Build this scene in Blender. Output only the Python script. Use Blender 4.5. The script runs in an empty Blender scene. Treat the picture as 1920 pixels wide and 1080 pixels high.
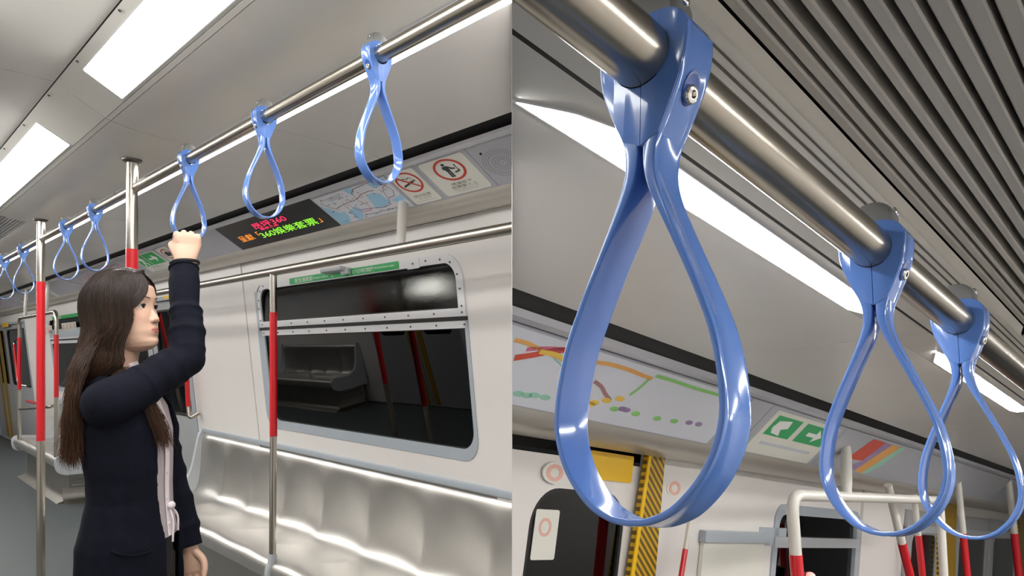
import bpy, bmesh, math, random
from mathutils import Vector, Matrix, noise
random.seed(7)
scene = bpy.context.scene
COL = scene.collection
PI = math.pi

# ------------------------------------------------------------------ camera, world, exposure
F, PX, PY, CAM_H = 1355.0, 960.0, 660.0, 1.41
cam = bpy.data.cameras.new('camera')
cam.sensor_width = 36.0
cam.lens = F / 1920.0 * 36.0
cam.shift_y = (PY - 540.0) / 1920.0
cam.clip_start = 0.02
cam_ob = bpy.data.objects.new('camera', cam)
cam_ob.location = (0, 0, CAM_H)
cam_ob.rotation_euler = (PI / 2, 0, 0)
COL.objects.link(cam_ob)
scene.camera = cam_ob

world = bpy.data.worlds.new('world')
scene.world = world
world.use_nodes = True
world.node_tree.nodes['Background'].inputs[0].default_value = (0.012, 0.012, 0.013, 1)
world.node_tree.nodes['Background'].inputs[1].default_value = 1.0
scene.view_settings.view_transform = 'Standard'
scene.view_settings.look = 'None'
scene.view_settings.gamma = 1.0
scene.view_settings.use_curve_mapping = False
scene.view_settings.exposure = 0.0
scene.cycles.use_denoising = True
scene.cycles.max_bounces = 10
scene.cycles.sample_clamp_indirect = 8.0
LIGHT_A, LIGHT_A_STRIP, LIGHT_B = 16.5, 14.5, 38.0


# ------------------------------------------------------------------ two carriages: local axes (t across, s along, h up from eye height)
class Room:
    def __init__(self, u, up, sign):
        u = Vector(u).normalized(); up = Vector(up).normalized()
        v = u.cross(up)
        m = Matrix((v, u, up)).transposed().to_4x4()
        m.translation = (0, 0, CAM_H)
        self.M = m
        self.ax = (v, u, up)
        self.n = Vector((v.x, u.x, up.x))      # world X axis seen in local axes
        self.sign = sign                       # -1: lies at X < 0, +1: lies at X > 0

    def ray(self, x, y):
        d = Vector(((x - PX) / F, 1.0, (PY - y) / F))
        return Vector([d.dot(a) for a in self.ax])

    def at(self, x, y, t=None, s=None, h=None):
        l = self.ray(x, y)
        if t is not None: return l * (t / l.x)
        if s is not None: return l * (s / l.y)
        return l * (h / l.z)


RA = Room((-1270, F, 0), (0, 0, 1), -1)
_w = (425 * 1350 + F * F) / 370.0
RB = Room((1350, F, -370), (425, F, _w), 1)
FLOOR_A, FLOOR_B = -1.41, -1.74


# ------------------------------------------------------------------ materials
def lin(c):
    c = c / 255.0
    return c / 12.92 if c <= 0.04045 else ((c + 0.055) / 1.055) ** 2.4


def rgb(r, g, b): return (lin(r), lin(g), lin(b), 1.0)


MATS = {}


def mat(name, col, rough=0.5, metal=0.0, var=0.06, scale=8.0, coat=0.0, emit=0.0, bump=0.0, bscale=200.0, stretch=None, spec=0.5, rvar=0.0):
    m = bpy.data.materials.new(name)
    m.use_nodes = True
    nt = m.node_tree
    b = nt.nodes['Principled BSDF']
    b.inputs['Roughness'].default_value = rough
    b.inputs['Metallic'].default_value = metal
    b.inputs['Coat Weight'].default_value = coat
    b.inputs['Coat Roughness'].default_value = 0.05
    b.inputs['Specular IOR Level'].default_value = spec
    tc = nt.nodes.new('ShaderNodeTexCoord')
    mp = nt.nodes.new('ShaderNodeMapping')
    if stretch: mp.inputs['Scale'].default_value = stretch
    nt.links.new(tc.outputs['Object'], mp.inputs['Vector'])
    nz = nt.nodes.new('ShaderNodeTexNoise')
    nz.inputs['Scale'].default_value = scale
    nz.inputs['Detail'].default_value = 5
    nt.links.new(mp.outputs['Vector'], nz.inputs['Vector'])
    rp = nt.nodes.new('ShaderNodeValToRGB')
    rp.color_ramp.elements[0].position = 0.3
    rp.color_ramp.elements[1].position = 0.7
    rp.color_ramp.elements[0].color = tuple(max(0, c * (1 - var)) for c in col[:3]) + (1,)
    rp.color_ramp.elements[1].color = tuple(min(1, c * (1 + var)) for c in col[:3]) + (1,)
    nt.links.new(nz.outputs['Fac'], rp.inputs['Fac'])
    nt.links.new(rp.outputs['Color'], b.inputs['Base Color'])
    if emit:
        nt.links.new(rp.outputs['Color'], b.inputs['Emission Color'])
        b.inputs['Emission Strength'].default_value = emit
    if rvar:
        mr = nt.nodes.new('ShaderNodeMapRange')
        mr.inputs['To Min'].default_value = rough - rvar
        mr.inputs['To Max'].default_value = rough + rvar
        nt.links.new(nz.outputs['Fac'], mr.inputs['Value'])
        nt.links.new(mr.outputs['Result'], b.inputs['Roughness'])
    if bump:
        n2 = nt.nodes.new('ShaderNodeTexNoise')
        n2.inputs['Scale'].default_value = bscale
        n2.inputs['Detail'].default_value = 3
        nt.links.new(mp.outputs['Vector'], n2.inputs['Vector'])
        bp = nt.nodes.new('ShaderNodeBump')
        bp.inputs['Strength'].default_value = bump
        bp.inputs['Distance'].default_value = 0.002
        nt.links.new(n2.outputs['Fac'], bp.inputs['Height'])
        nt.links.new(bp.outputs['Normal'], b.inputs['Normal'])
    MATS[name] = m
    return m


def attr_mat(name, rough, spec=0.5, sss=0.0, bump=0.0, bscale=300):
    m = bpy.data.materials.new(name)
    m.use_nodes = True
    nt = m.node_tree
    b = nt.nodes['Principled BSDF']
    b.inputs['Roughness'].default_value = rough
    b.inputs['Specular IOR Level'].default_value = spec
    a = nt.nodes.new('ShaderNodeVertexColor')
    a.layer_name = 'Col'
    nt.links.new(a.outputs['Color'], b.inputs['Base Color'])
    if sss:
        b.inputs['Subsurface Weight'].default_value = sss
        b.inputs['Subsurface Radius'].default_value = (0.012, 0.005, 0.003)
        b.inputs['Subsurface Scale'].default_value = 0.5
    if bump:
        tc = nt.nodes.new('ShaderNodeTexCoord')
        n2 = nt.nodes.new('ShaderNodeTexNoise')
        n2.inputs['Scale'].default_value = bscale
        nt.links.new(tc.outputs['Object'], n2.inputs['Vector'])
        bp = nt.nodes.new('ShaderNodeBump')
        bp.inputs['Strength'].default_value = bump
        bp.inputs['Distance'].default_value = 0.001
        nt.links.new(n2.outputs['Fac'], bp.inputs['Height'])
        nt.links.new(bp.outputs['Normal'], b.inputs['Normal'])
    MATS[name] = m
    return m


def lamp_mat(name, col, strength):
    m = bpy.data.materials.new(name)
    m.use_nodes = True
    nt = m.node_tree
    b = nt.nodes['Principled BSDF']
    b.inputs['Base Color'].default_value = (0.9, 0.9, 0.9, 1)
    b.inputs['Emission Color'].default_value = col
    b.inputs['Emission Strength'].default_value = strength
    MATS[name] = m
    return m


def glass_mat(name, tint, f0=0.05, rough=0.0):
    m = bpy.data.materials.new(name)
    m.use_nodes = True
    nt = m.node_tree
    for n in list(nt.nodes): nt.nodes.remove(n)
    out = nt.nodes.new('ShaderNodeOutputMaterial')
    tr = nt.nodes.new('ShaderNodeBsdfTransparent')
    tr.inputs[0].default_value = tint
    gl = nt.nodes.new('ShaderNodeBsdfGlossy')
    gl.inputs['Roughness'].default_value = rough
    fr = nt.nodes.new('ShaderNodeFresnel')
    fr.inputs['IOR'].default_value = 1.55
    mx = nt.nodes.new('ShaderNodeMixShader')
    if rough > 0.02:
        tc = nt.nodes.new('ShaderNodeTexCoord')
        nz = nt.nodes.new('ShaderNodeTexNoise'); nz.inputs['Scale'].default_value = 260
        nt.links.new(tc.outputs['Object'], nz.inputs['Vector'])
        bp = nt.nodes.new('ShaderNodeBump'); bp.inputs['Strength'].default_value = 0.12; bp.inputs['Distance'].default_value = 0.001
        nt.links.new(nz.outputs['Fac'], bp.inputs['Height'])
        nt.links.new(bp.outputs['Normal'], gl.inputs['Normal'])
    nt.links.new(fr.outputs[0], mx.inputs[0])
    nt.links.new(tr.outputs[0], mx.inputs[1])
    nt.links.new(gl.outputs[0], mx.inputs[2])
    nt.links.new(mx.outputs[0], out.inputs[0])
    MATS[name] = m
    return m


def stripe_mat(name, c1, c2, scale):
    m = bpy.data.materials.new(name)
    m.use_nodes = True
    nt = m.node_tree
    b = nt.nodes['Principled BSDF']
    b.inputs['Roughness'].default_value = 0.4
    tc = nt.nodes.new('ShaderNodeTexCoord')
    mp = nt.nodes.new('ShaderNodeMapping')
    mp.inputs['Rotation'].default_value = (math.radians(40), 0, 0)
    nt.links.new(tc.outputs['Object'], mp.inputs['Vector'])
    wv = nt.nodes.new('ShaderNodeTexWave')
    wv.bands_direction = 'Z'
    wv.inputs['Scale'].default_value = scale
    nt.links.new(mp.outputs['Vector'], wv.inputs['Vector'])
    rp = nt.nodes.new('ShaderNodeValToRGB')
    rp.color_ramp.interpolation = 'CONSTANT'
    rp.color_ramp.elements[0].color = c1
    rp.color_ramp.elements[1].color = c2
    rp.color_ramp.elements[1].position = 0.45
    nt.links.new(wv.outputs['Fac'], rp.inputs['Fac'])
    nt.links.new(rp.outputs['Color'], b.inputs['Base Color'])
    MATS[name] = m
    return m


mat('wall_white', rgb(226, 222, 218), 0.35, var=0.02, scale=2)
mat('ceiling_grey', rgb(214, 211, 204), 0.38, var=0.03, scale=3, spec=0.5)
mat('slat_grey', rgb(184, 180, 174), 0.42, var=0.03, scale=3)
mat('cove_grey', rgb(224, 221, 217), 0.30, var=0.03, scale=3)
mat('dark_gap', rgb(22, 22, 22), 0.6)
mat('black_trim', rgb(30, 29, 28), 0.35)
mat('fascia_grey', rgb(176, 177, 184), 0.4, var=0.02)
mat('fascia_lip', rgb(205, 206, 212), 0.25, metal=0.3, var=0.02)
mat('cornice_metal', rgb(200, 194, 184), 0.32, metal=0.45, var=0.04, scale=3)
mat('steel', rgb(176, 169, 158), 0.24, metal=1.0, var=0.05, scale=30, stretch=(1, 0.05, 1))
mat('pole_steel', rgb(196, 190, 180), 0.22, metal=1.0, var=0.05, scale=30, stretch=(1, 1, 0.05))
mat('seat_steel', rgb(206, 203, 198), 0.37, metal=1.0, var=0.04, scale=5, rvar=0.04)
mat('base_steel', rgb(170, 165, 156), 0.34, metal=1.0, var=0.06, scale=6)
mat('chrome', rgb(225, 220, 212), 0.12, metal=1.0, var=0.02)
mat('red_paint', rgb(206, 22, 36), 0.28, var=0.04, coat=0.3)
mat('blue_plastic', rgb(90, 130, 203), 0.16, var=0.02, coat=0.5, spec=0.55)
mat('blue_recess', rgb(50, 84, 160), 0.3, var=0.02)  # darker copy of the plastic, stands for shade in the screw recess
mat('clip_grey', rgb(112, 113, 112), 0.5)
mat('light_plastic', rgb(186, 190, 194), 0.35, var=0.02)
mat('bracket_white', rgb(216, 212, 204), 0.3, var=0.02)
mat('frame_white', rgb(222, 222, 224), 0.35, var=0.02)
mat('surround_blue', rgb(168, 176, 184), 0.35, var=0.02)
mat('rubber', rgb(24, 24, 24), 0.6)
mat('screw_dark', rgb(96, 92, 86), 0.35, metal=0.6)
mat('floor_vinyl', rgb(74, 80, 81), 0.45, var=0.09, scale=180)
mat('door_grey', rgb(176, 178, 180), 0.35, metal=0.2, var=0.03)
mat('sign_white', rgb(226, 224, 214), 0.35, var=0.01)
mat('map_white', rgb(220, 222, 230), 0.3, var=0.02)
mat('map_blue', rgb(160, 205, 232), 0.4, var=0.03)
mat('map_grey', rgb(196, 200, 206), 0.4, var=0.03)
mat('ink_red', rgb(200, 60, 44), 0.4, var=0.02)
for n_, c_ in (('red', (212, 92, 74)), ('orange', (232, 172, 100)), ('pink', (214, 110, 140)), ('yellow', (236, 198, 92)), ('brown', (176, 130, 132)), ('lime', (146, 206, 120)), ('teal', (156, 206, 184)), ('purple', (160, 138, 176)), ('green', (58, 168, 104))):
    mat('soft_' + n_, rgb(*c_), 0.4, var=0.05, scale=25)
mat('ink_pale', rgb(226, 176, 164), 0.4, var=0.02)
mat('ink_pink', rgb(214, 40, 96), 0.4, var=0.02)
mat('ink_black', rgb(34, 40, 48), 0.4, var=0.02)
mat('ink_grey', rgb(120, 120, 116), 0.4, var=0.02)
mat('ink_brown', rgb(140, 100, 84), 0.4, var=0.02)
mat('ink_purple', rgb(130, 70, 130), 0.4, var=0.02)
mat('ink_orange', rgb(236, 150, 50), 0.4, var=0.02)
mat('ink_yellow', rgb(240, 196, 40), 0.4, var=0.02)
mat('ink_lime', rgb(130, 205, 90), 0.4, var=0.02)
mat('ink_teal', rgb(90, 190, 150), 0.4, var=0.02)
mat('ink_white', rgb(240, 240, 236), 0.4, var=0.01)
mat('green_sign', rgb(16, 168, 84), 0.35, var=0.02)
mat('yellow_sign', rgb(238, 190, 20), 0.35, var=0.03)
mat('led_black', rgb(20, 22, 22), 0.25, var=0.05)
mat('led_red', (1.0, 0.03, 0.12, 1), 0.5, emit=1.2)
mat('led_green', (0.32, 0.95, 0.05, 1), 0.5, emit=0.95)
mat('led_orange', (1.0, 0.30, 0.03, 1), 0.5, emit=1.0)
lamp_mat('lamp_a', (1.0, 0.985, 0.955, 1), LIGHT_A)
lamp_mat('lamp_a_strip', (1.0, 0.985, 0.955, 1), LIGHT_A_STRIP)
lamp_mat('lamp_b', (1.0, 0.985, 0.96, 1), LIGHT_B)
glass_mat('pane_glass', (0.16, 0.16, 0.15, 1))
glass_mat('pane_frost', (0.16, 0.16, 0.14, 1), rough=0.055)
stripe_mat('hazard', rgb(205, 160, 22), rgb(100, 80, 20), 17)
mat('navy_knit', rgb(12, 15, 28), 0.9, var=0.25, scale=40, bump=0.5, bscale=900, spec=0.2)
mat('shirt_white', rgb(236, 226, 230), 0.7, var=0.02, bump=0.2, bscale=400)
mat('trouser_black', rgb(24, 24, 26), 0.8)
mat('shoe_black', rgb(20, 20, 20), 0.4)
mat('eye_white', rgb(225, 218, 214), 0.2)
mat('eye_dark', rgb(28, 16, 12), 0.1)
mat('brow_dark', rgb(58, 40, 32), 0.7)
mat('black_elastic', rgb(14, 13, 14), 0.6)
attr_mat('skin', 0.45, 0.4, sss=0.12)
attr_mat('hair', 0.42, 0.35)


# ------------------------------------------------------------------ object helpers
def clip_bm(bm, room):
    n = room.n
    ds = [v.co.dot(n) * room.sign for v in bm.verts]
    if not ds or min(ds) >= -1e-5: return
    g = bm.verts[:] + bm.edges[:] + bm.faces[:]
    if room.sign < 0:
        bmesh.ops.bisect_plane(bm, geom=g, plane_co=(0, 0, 0), plane_no=n, clear_outer=True)
    else:
        bmesh.ops.bisect_plane(bm, geom=g, plane_co=(0, 0, 0), plane_no=n, clear_inner=True)


def auto_smooth(bm, ang):
    for f in bm.faces: f.smooth = True
    for e in bm.edges:
        if len(e.link_faces) == 2:
            e.smooth = e.calc_face_angle(0) < ang
        else:
            e.smooth = False


def tag(o, label=None, cat=None, group=None, kind=None):
    if label: o['label'] = label
    if cat: o['category'] = cat
    if group: o['group'] = group
    if kind: o['kind'] = kind
    return o


def put(name, bm, m, parent=None, room=RA, base=None, smooth=35, clip=True, label=None, cat=None, group=None, kind=None, normals=True):
    if clip and room: clip_bm(bm, room)
    if normals: bmesh.ops.recalc_face_normals(bm, faces=bm.faces)
    if smooth: auto_smooth(bm, math.radians(smooth))
    if parent is not None:
        b = Vector(parent['_base'])
    elif base is not None:
        b = Vector(base)
    elif bm.verts:
        xs = [v.co for v in bm.verts]
        lo = [min(c[i] for c in xs) for i in range(3)]; hi = [max(c[i] for c in xs) for i in range(3)]
        b = Vector(((lo[0] + hi[0]) / 2, (lo[1] + hi[1]) / 2, lo[2]))
    else:
        b = Vector((0, 0, 0))
    for v in bm.verts: v.co -= b
    me = bpy.data.meshes.new(name)
    bm.to_mesh(me)
    bm.free()
    me.materials.append(MATS[m] if isinstance(m, str) else m)
    o = bpy.data.objects.new(name, me)
    COL.objects.link(o)
    if parent is not None:
        o.parent = parent
    else:
        o.matrix_world = (room.M if room else Matrix()) @ Matrix.Translation(b)
    o['_base'] = list(b)
    return tag(o, label, cat, group, kind)


def thing(name, label=None, cat=None, base=(0, 0, 0), room=RA, group=None, kind=None):
    o = bpy.data.objects.new(name, None)
    o.empty_display_size = 0.05
    COL.objects.link(o)
    o.matrix_world = (room.M if room else Matrix()) @ Matrix.Translation(Vector(base))
    o['_base'] = list(base)
    return tag(o, label, cat, group, kind)


def copy_tree(o, parent=None):
    c = o.copy()
    COL.objects.link(c)
    if parent is not None: c.parent = parent
    for ch in list(o.children): copy_tree(ch, c)
    return c


# ------------------------------------------------------------------ mesh helpers (all in room axes)
def BM(): return bmesh.new()


def quad_grid(bm, rows, closed_u=False, closed_v=False):
    vs = [[bm.verts.new(p) for p in r] for r in rows]
    nr = len(vs)
    for i in range(nr if closed_v else nr - 1):
        a, b = vs[i], vs[(i + 1) % nr]
        n = len(a)
        for j in range(n if closed_u else n - 1):
            try: bm.faces.new((a[j], a[(j + 1) % n], b[(j + 1) % n], b[j]))
            except ValueError: pass
    return vs


def box(bm, t0, t1, s0, s1, h0, h1, bev=0.0):
    pts = [(t, s, h) for t in (t0, t1) for s in (s0, s1) for h in (h0, h1)]
    v = [bm.verts.new(p) for p in pts]
    fs = []
    for f in ((0, 1, 3, 2), (4, 6, 7, 5), (0, 4, 5, 1), (2, 3, 7, 6), (0, 2, 6, 4), (1, 5, 7, 3)):
        fs.append(bm.faces.new([v[i] for i in f]))
    if bev:
        es = list({e for f in fs for e in f.edges})
        bmesh.ops.bevel(bm, geom=es, offset=bev, segments=2, affect='EDGES', profile=0.5)
    return bm


def strip(bm, prof, s0, s1, th=0.004, inward=None):
    """sheet of thickness th along s following an open (t,h) profile"""
    n = len(prof)
    offs = []
    for i in range(n):
        a = Vector(prof[max(0, i - 1)]); b = Vector(prof[min(n - 1, i + 1)])
        d = (b - a).normalized()
        offs.append(Vector((-d.y, d.x)) * th)
    loop = [Vector(p) for p in prof] + [Vector(prof[i]) + offs[i] for i in range(n - 1, -1, -1)]
    prism(bm, loop, s0, s1)


def prism(bm, loop, s0, s1):
    a = [bm.verts.new((p[0], s0, p[1])) for p in loop]
    b = [bm.verts.new((p[0], s1, p[1])) for p in loop]
    n = len(loop)
    for i in range(n): bm.faces.new((a[i], a[(i + 1) % n], b[(i + 1) % n], b[i]))
    bm.faces.new(a); bm.faces.new(list(reversed(b)))


def catmull(pts, n=6, closed=False):
    P = [Vector(p) for p in pts]
    m = len(P)
    out = []
    rng = range(m) if closed else range(m - 1)
    for i in rng:
        p0 = P[(i - 1) % m] if closed or i > 0 else P[0] * 2 - P[1]
        p1, p2 = P[i], P[(i + 1) % m]
        p3 = P[(i + 2) % m] if closed or i + 2 < m else P[-1] * 2 - P[-2]
        for k in range(n):
            u = k / n
            out.append(0.5 * ((2 * p1) + (p2 - p0) * u + (2 * p0 - 5 * p1 + 4 * p2 - p3) * u * u + (3 * p1 - p0 - 3 * p2 + p3) * u ** 3))
    if not closed: out.append(P[-1])
    return out


def tube(bm, pts, r, n=14, caps=True, round_ends=False):
    P = [Vector(p) for p in pts]
    R = list(r) if isinstance(r, (list, tuple)) else [r] * len(P)
    if round_ends:
        d0 = (P[0] - P[1]).normalized(); d1 = (P[-1] - P[-2]).normalized()
        a = []; ra = []
        for k in (0.98, 0.8, 0.5):
            a.append(P[0] + d0 * R[0] * k); ra.append(R[0] * math.sqrt(1 - k * k))
        b = []; rb = []
        for k in (0.5, 0.8, 0.98):
            b.append(P[-1] + d1 * R[-1] * k); rb.append(R[-1] * math.sqrt(1 - k * k))
        P = a + P + b; R = ra + R + rb
    m = len(P)
    T = []
    for i in range(m):
        d = P[min(m - 1, i + 1)] - P[max(0, i - 1)]
        T.append(d.normalized() if d.length > 1e-9 else Vector((0, 0, 1)))
    nrm = T[0].orthogonal().normalized()
    rows = []
    for i in range(m):
        nrm = (nrm - T[i] * nrm.dot(T[i]))
        nrm = nrm.normalized() if nrm.length > 1e-6 else T[i].orthogonal().normalized()
        bi = T[i].cross(nrm)
        rows.append([P[i] + (nrm * math.cos(2 * PI * k / n) + bi * math.sin(2 * PI * k / n)) * R[i] for k in range(n)])
    vs = quad_grid(bm, rows, closed_u=True)
    if caps:
        bm.faces.new(list(reversed(vs[0]))); bm.faces.new(vs[-1])
    return bm


def bend(p, q, r_, corner_pts=6):
    """polyline through p list with rounded corners"""
    P = [Vector(a) for a in p]
    out = [P[0]]
    for i in range(1, len(P) - 1):
        a = (P[i - 1] - P[i]); b = (P[i + 1] - P[i])
        rr = min(r_, a.length * 0.49, b.length * 0.49)
        p0 = P[i] + a.normalized() * rr; p2 = P[i] + b.normalized() * rr
        for k in range(corner_pts + 1):
            u = k / corner_pts
            out.append(p0 * (1 - u) ** 2 + P[i] * 2 * u * (1 - u) + p2 * u * u)
    out.append(P[-1])
    return out


def cyl(bm, c, axis, r, L, n=16, r2=None, bev=0.0):
    c = Vector(c); ax = Vector(axis).normalized()
    r2 = r if r2 is None else r2
    pts = [c, c + ax * L]; rs = [r, r2]
    if bev:
        pts = [c, c + ax * (L - bev), c + ax * L]; rs = [r, r2, r2 - bev]
    tube(bm, pts, rs, n)
    return bm


class Fr:
    """plane frame: a along e1, b along e2, c out of the surface"""
    def __init__(self, room, o, e1, e2):
        self.room = room; self.o = Vector(o); self.e1 = Vector(e1).normalized(); self.e2 = Vector(e2).normalized()
        self.n = self.e1.cross(self.e2)

    def p(self, a, b, c=0.0): return self.o + self.e1 * a + self.e2 * b + self.n * c

    def at(self, x, y, c=0.0):
        l = self.room.ray(x, y)
        o = self.o + self.n * c
        k = o.dot(self.n) / l.dot(self.n)
        d = l * k - self.o
        return d.dot(self.e1), d.dot(self.e2)


def plate(bm, fr, outer, c0, c1, holes=()):
    loops = [outer] + list(holes)
    for c, flip in ((c0, True), (c1, False)):
        if not holes:
            v = [bm.verts.new(fr.p(a, b, c)) for a, b in outer]
            bm.faces.new(v)
        else:
            es = []
            for lp in loops:
                v = [bm.verts.new(fr.p(a, b, c)) for a, b in lp]
                for i in range(len(v)): es.append(bm.edges.new((v[i], v[(i + 1) % len(v)])))
            bmesh.ops.triangle_fill(bm, use_beauty=True, use_dissolve=False, edges=es)
    for lp in loops:
        v0 = [bm.verts.new(fr.p(a, b, c0)) for a, b in lp]
        v1 = [bm.verts.new(fr.p(a, b, c1)) for a, b in lp]
        n = len(lp)
        for i in range(n): bm.faces.new((v0[i], v0[(i + 1) % n], v1[(i + 1) % n], v1[i]))
    bmesh.ops.remove_doubles(bm, verts=bm.verts, dist=1e-6)
    return bm


def rrect(a0, a1, b0, b1, r=0.0, n=6, corners=(1, 1, 1, 1)):
    """corners: bl, br, tr, tl"""
    if a0 > a1: a0, a1 = a1, a0
    if b0 > b1: b0, b1 = b1, b0
    out = []
    for (cx, cy, st, on) in ((a0, b0, PI, corners[0]), (a1, b0, 1.5 * PI, corners[1]), (a1, b1, 0, corners[2]), (a0, b1, 0.5 * PI, corners[3])):
        rr = r * on
        if rr <= 0: out.append((cx, cy)); continue
        ox = cx + rr if cx == a0 else cx - rr
        oy = cy + rr if cy == b0 else cy - rr
        for k in range(n + 1):
            th = st + (PI / 2) * k / n
            out.append((ox + rr * math.cos(th), oy + rr * math.sin(th)))
    return out


def ell(a, b, ra, rb=None, n=28): 
    rb = ra if rb is None else rb
    return [(a + ra * math.cos(2 * PI * k / n), b + rb * math.sin(2 * PI * k / n)) for k in range(n)]


def ribbon(bm, fr, pts, w, c0, c1):
    """flat line of width w through (a,b) points"""
    P = [Vector(p) for p in pts]
    L, R = [], []
    for i in range(len(P)):
        d = (P[min(len(P) - 1, i + 1)] - P[max(0, i - 1)]).normalized()
        nn = Vector((-d.y, d.x)) * w / 2
        L.append(P[i] + nn); R.append(P[i] - nn)
    for i in range(len(P) - 1):
        v = [bm.verts.new(fr.p(q.x, q.y, c1)) for q in (L[i], L[i + 1], R[i + 1], R[i])]
        bm.faces.new(v)


def text_bm(fr, body, a, b, height, width=None, c=0.001, spacing=1.0, shear=0.0):
    """text mesh filling a box whose centre is (a, b)"""
    cu = bpy.data.curves.new('text', 'FONT')
    cu.body = body
    cu.align_x = 'CENTER'
    cu.resolution_u = 3
    cu.space_character = spacing
    o = bpy.data.objects.new('text', cu)
    COL.objects.link(o)
    dg = bpy.context.evaluated_depsgraph_get()
    me = bpy.data.meshes.new_from_object(o.evaluated_get(dg))
    bpy.data.objects.remove(o); bpy.data.curves.remove(cu)
    bm = BM()
    bm.from_mesh(me); bpy.data.meshes.remove(me)
    if not bm.verts: return bm
    xs = [v.co.x for v in bm.verts]; ys = [v.co.y for v in bm.verts]
    cx, cy = (min(xs) + max(xs)) / 2, (min(ys) + max(ys)) / 2
    ky = height / max(1e-6, max(ys) - min(ys))
    kx = ky if width is None else width / max(1e-6, max(xs) - min(xs))
    for v in bm.verts:
        y = (v.co.y - cy) * ky
        v.co = fr.p(a + (v.co.x - cx) * kx + shear * y, b + y, c)
    return bm


def flat(name, fr, outline, m, parent, c0=0.0, c1=0.001, holes=(), **k):
    bm = BM(); plate(bm, fr, outline, c0, c1, holes)
    return put(name, bm, m, parent, room=fr.room, smooth=0, **k)


# copies of one small mesh (screws and the like) as parts
def dot_mesh(name, r, L, m, n=8):
    bm = BM(); cyl(bm, (0, 0, 0), (0, 0, 1), r, L, n)
    bmesh.ops.recalc_face_normals(bm, faces=bm.faces)
    me = bpy.data.meshes.new(name); bm.to_mesh(me); bm.free()
    me.materials.append(MATS[m])
    return me


SCREW_ME = dot_mesh('screw', 0.0045, 0.003, 'screw_dark')


def screw(parent, pos, normal, scale=1.0, me=None):
    o = bpy.data.objects.new('screw', me or SCREW_ME)
    COL.objects.link(o)
    o.parent = parent
    q = Vector((0, 0, 1)).rotation_difference(Vector(normal))
    o.matrix_local = Matrix.Translation(Vector(pos) - Vector(parent['_base'])) @ q.to_matrix().to_4x4() @ Matrix.Scale(scale, 4)
    return o


#@@PART2
# ================================================================== CARRIAGE A: shell
TW0, TWK = 1.83 + 0.1106 * 0.555, 0.1106
def tw(h): return TW0 - TWK * h
SA0, SA1 = 0.2, 15.5
TC = 0.37
def mir(p): return (2 * TC - p[0], p[1])

WA = Fr(RA, (TW0, 0, 0), (0, -1, 0), (-TWK, 0, 1))             # wall frame, a = -s, b ~ h
PA = Fr(RA, (1.685, 0, 0.58), (0, -1, 0), (-0.175, 0, 0.11))   # fascia frame, b 0..0.2067
PW = 0.2067
OWA = Fr(RA, (2 * TC - TW0, 0, 0), (0, 1, 0), (TWK, 0, 1))     # opposite wall, a = s
TRA = Fr(RA, (0.498, 0, 0.837), (0, -1, 0), (-0.140, 0, 0.080))# light trough frame (b=0 high edge, negative towards rail)

bm = BM(); box(bm, -1.35, 2.1, SA0, SA1, FLOOR_A - 0.05, FLOOR_A)
put('floor', bm, 'floor_vinyl', kind='structure', smooth=0)

# ---- ceiling: dark backing sheet with separate panels below it
prof_back = [(-1.2, 0.87), (0.3, 0.88), (0.6, 0.87), (0.9, 0.80), (1.55, 0.80), (1.80, 0.70), (1.95, 0.60)]
bm = BM(); strip(bm, prof_back, SA0, SA1, 0.01)
ceil = put('ceiling', bm, 'dark_gap', kind='structure', smooth=0)
seams = [0.2, 0.55, 2.604, 4.82, 7.4, 9.6, 12.2, 15.5]
cove_seams = [0.2, 2.24, 4.36, 6.6, 8.9, 11.2, 15.5]
G = 0.0025
def panel(prof, s0, s1, m, th=0.006, name='ceiling_panel', par=None):
    b = BM(); strip(b, prof, s0 + G, s1 - G, th)
    if not b.verts: return None
    return put(name, b, m, par or ceil)
mid_prof = [(0.656, 0.7515), (0.70, 0.741), (0.755, 0.732), (0.82, 0.7265), (0.883, 0.724), (0.926, 0.7235)]
flat_prof = [(TC, 0.841), (0.44, 0.840), (0.496, 0.8375)]
trough_prof = [(0.499, 0.8355), (0.638, 0.757)]
edge_prof = [(0.640, 0.7562), (0.654, 0.752)]
cove_prof = [(1.026, 0.7235), (1.10, 0.7225), (1.22, 0.7195), (1.34, 0.714), (1.42, 0.708), (1.442, 0.701), (1.452, 0.712)]
for i in range(len(seams) - 1):
    a, b_ = seams[i], seams[i + 1]
    for mr in (0, 1):
        f = (lambda p: [mir(q) for q in p][::-1]) if mr else (lambda p: p)
        panel(f(flat_prof), a, b_, 'ceiling_grey')
        tp = panel(f(trough_prof), a, b_, 'ceiling_grey', name='light_trough')
        panel(f(edge_prof), a, b_, 'ceiling_grey', name='edge_strip')
        if not (mr == 0 and i in (3, 5)):
            panel(f(mid_prof), a, b_, 'ceiling_grey')
        if mr == 0 and tp:
            for s in [a + 0.12 + 0.42 * k for k in range(int((b_ - a) / 0.42) + 1)]:
                if s < b_ - 0.05 and s > 0.9:
                    screw(tp, TRA.p(-s, -0.010, 0.0035), TRA.n, 0.9)
for i in range(len(cove_seams) - 1):
    panel(cove_prof, cove_seams[i], cove_seams[i + 1], 'cove_grey')
    panel([mir(q) for q in cove_prof][::-1], cove_seams[i], cove_seams[i + 1], 'cove_grey')
# ventilation slats above the door bays
for (a, b_) in ((seams[3], seams[4]), (seams[5], seams[6])):
    panel([(0.79, 0.729), (0.82, 0.7265), (0.883, 0.724), (0.926, 0.7235)], a, b_, 'ceiling_grey')
    for k in range(8):
        t = 0.660 + 0.0165 * k
        h = 0.7505 - 0.0185 * (k / 7)
        b = BM(); box(b, t, t + 0.011, a + 0.02, b_ - 0.02, h, h + 0.02)
        put('slat', b, 'slat_grey', ceil, smooth=0)

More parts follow.
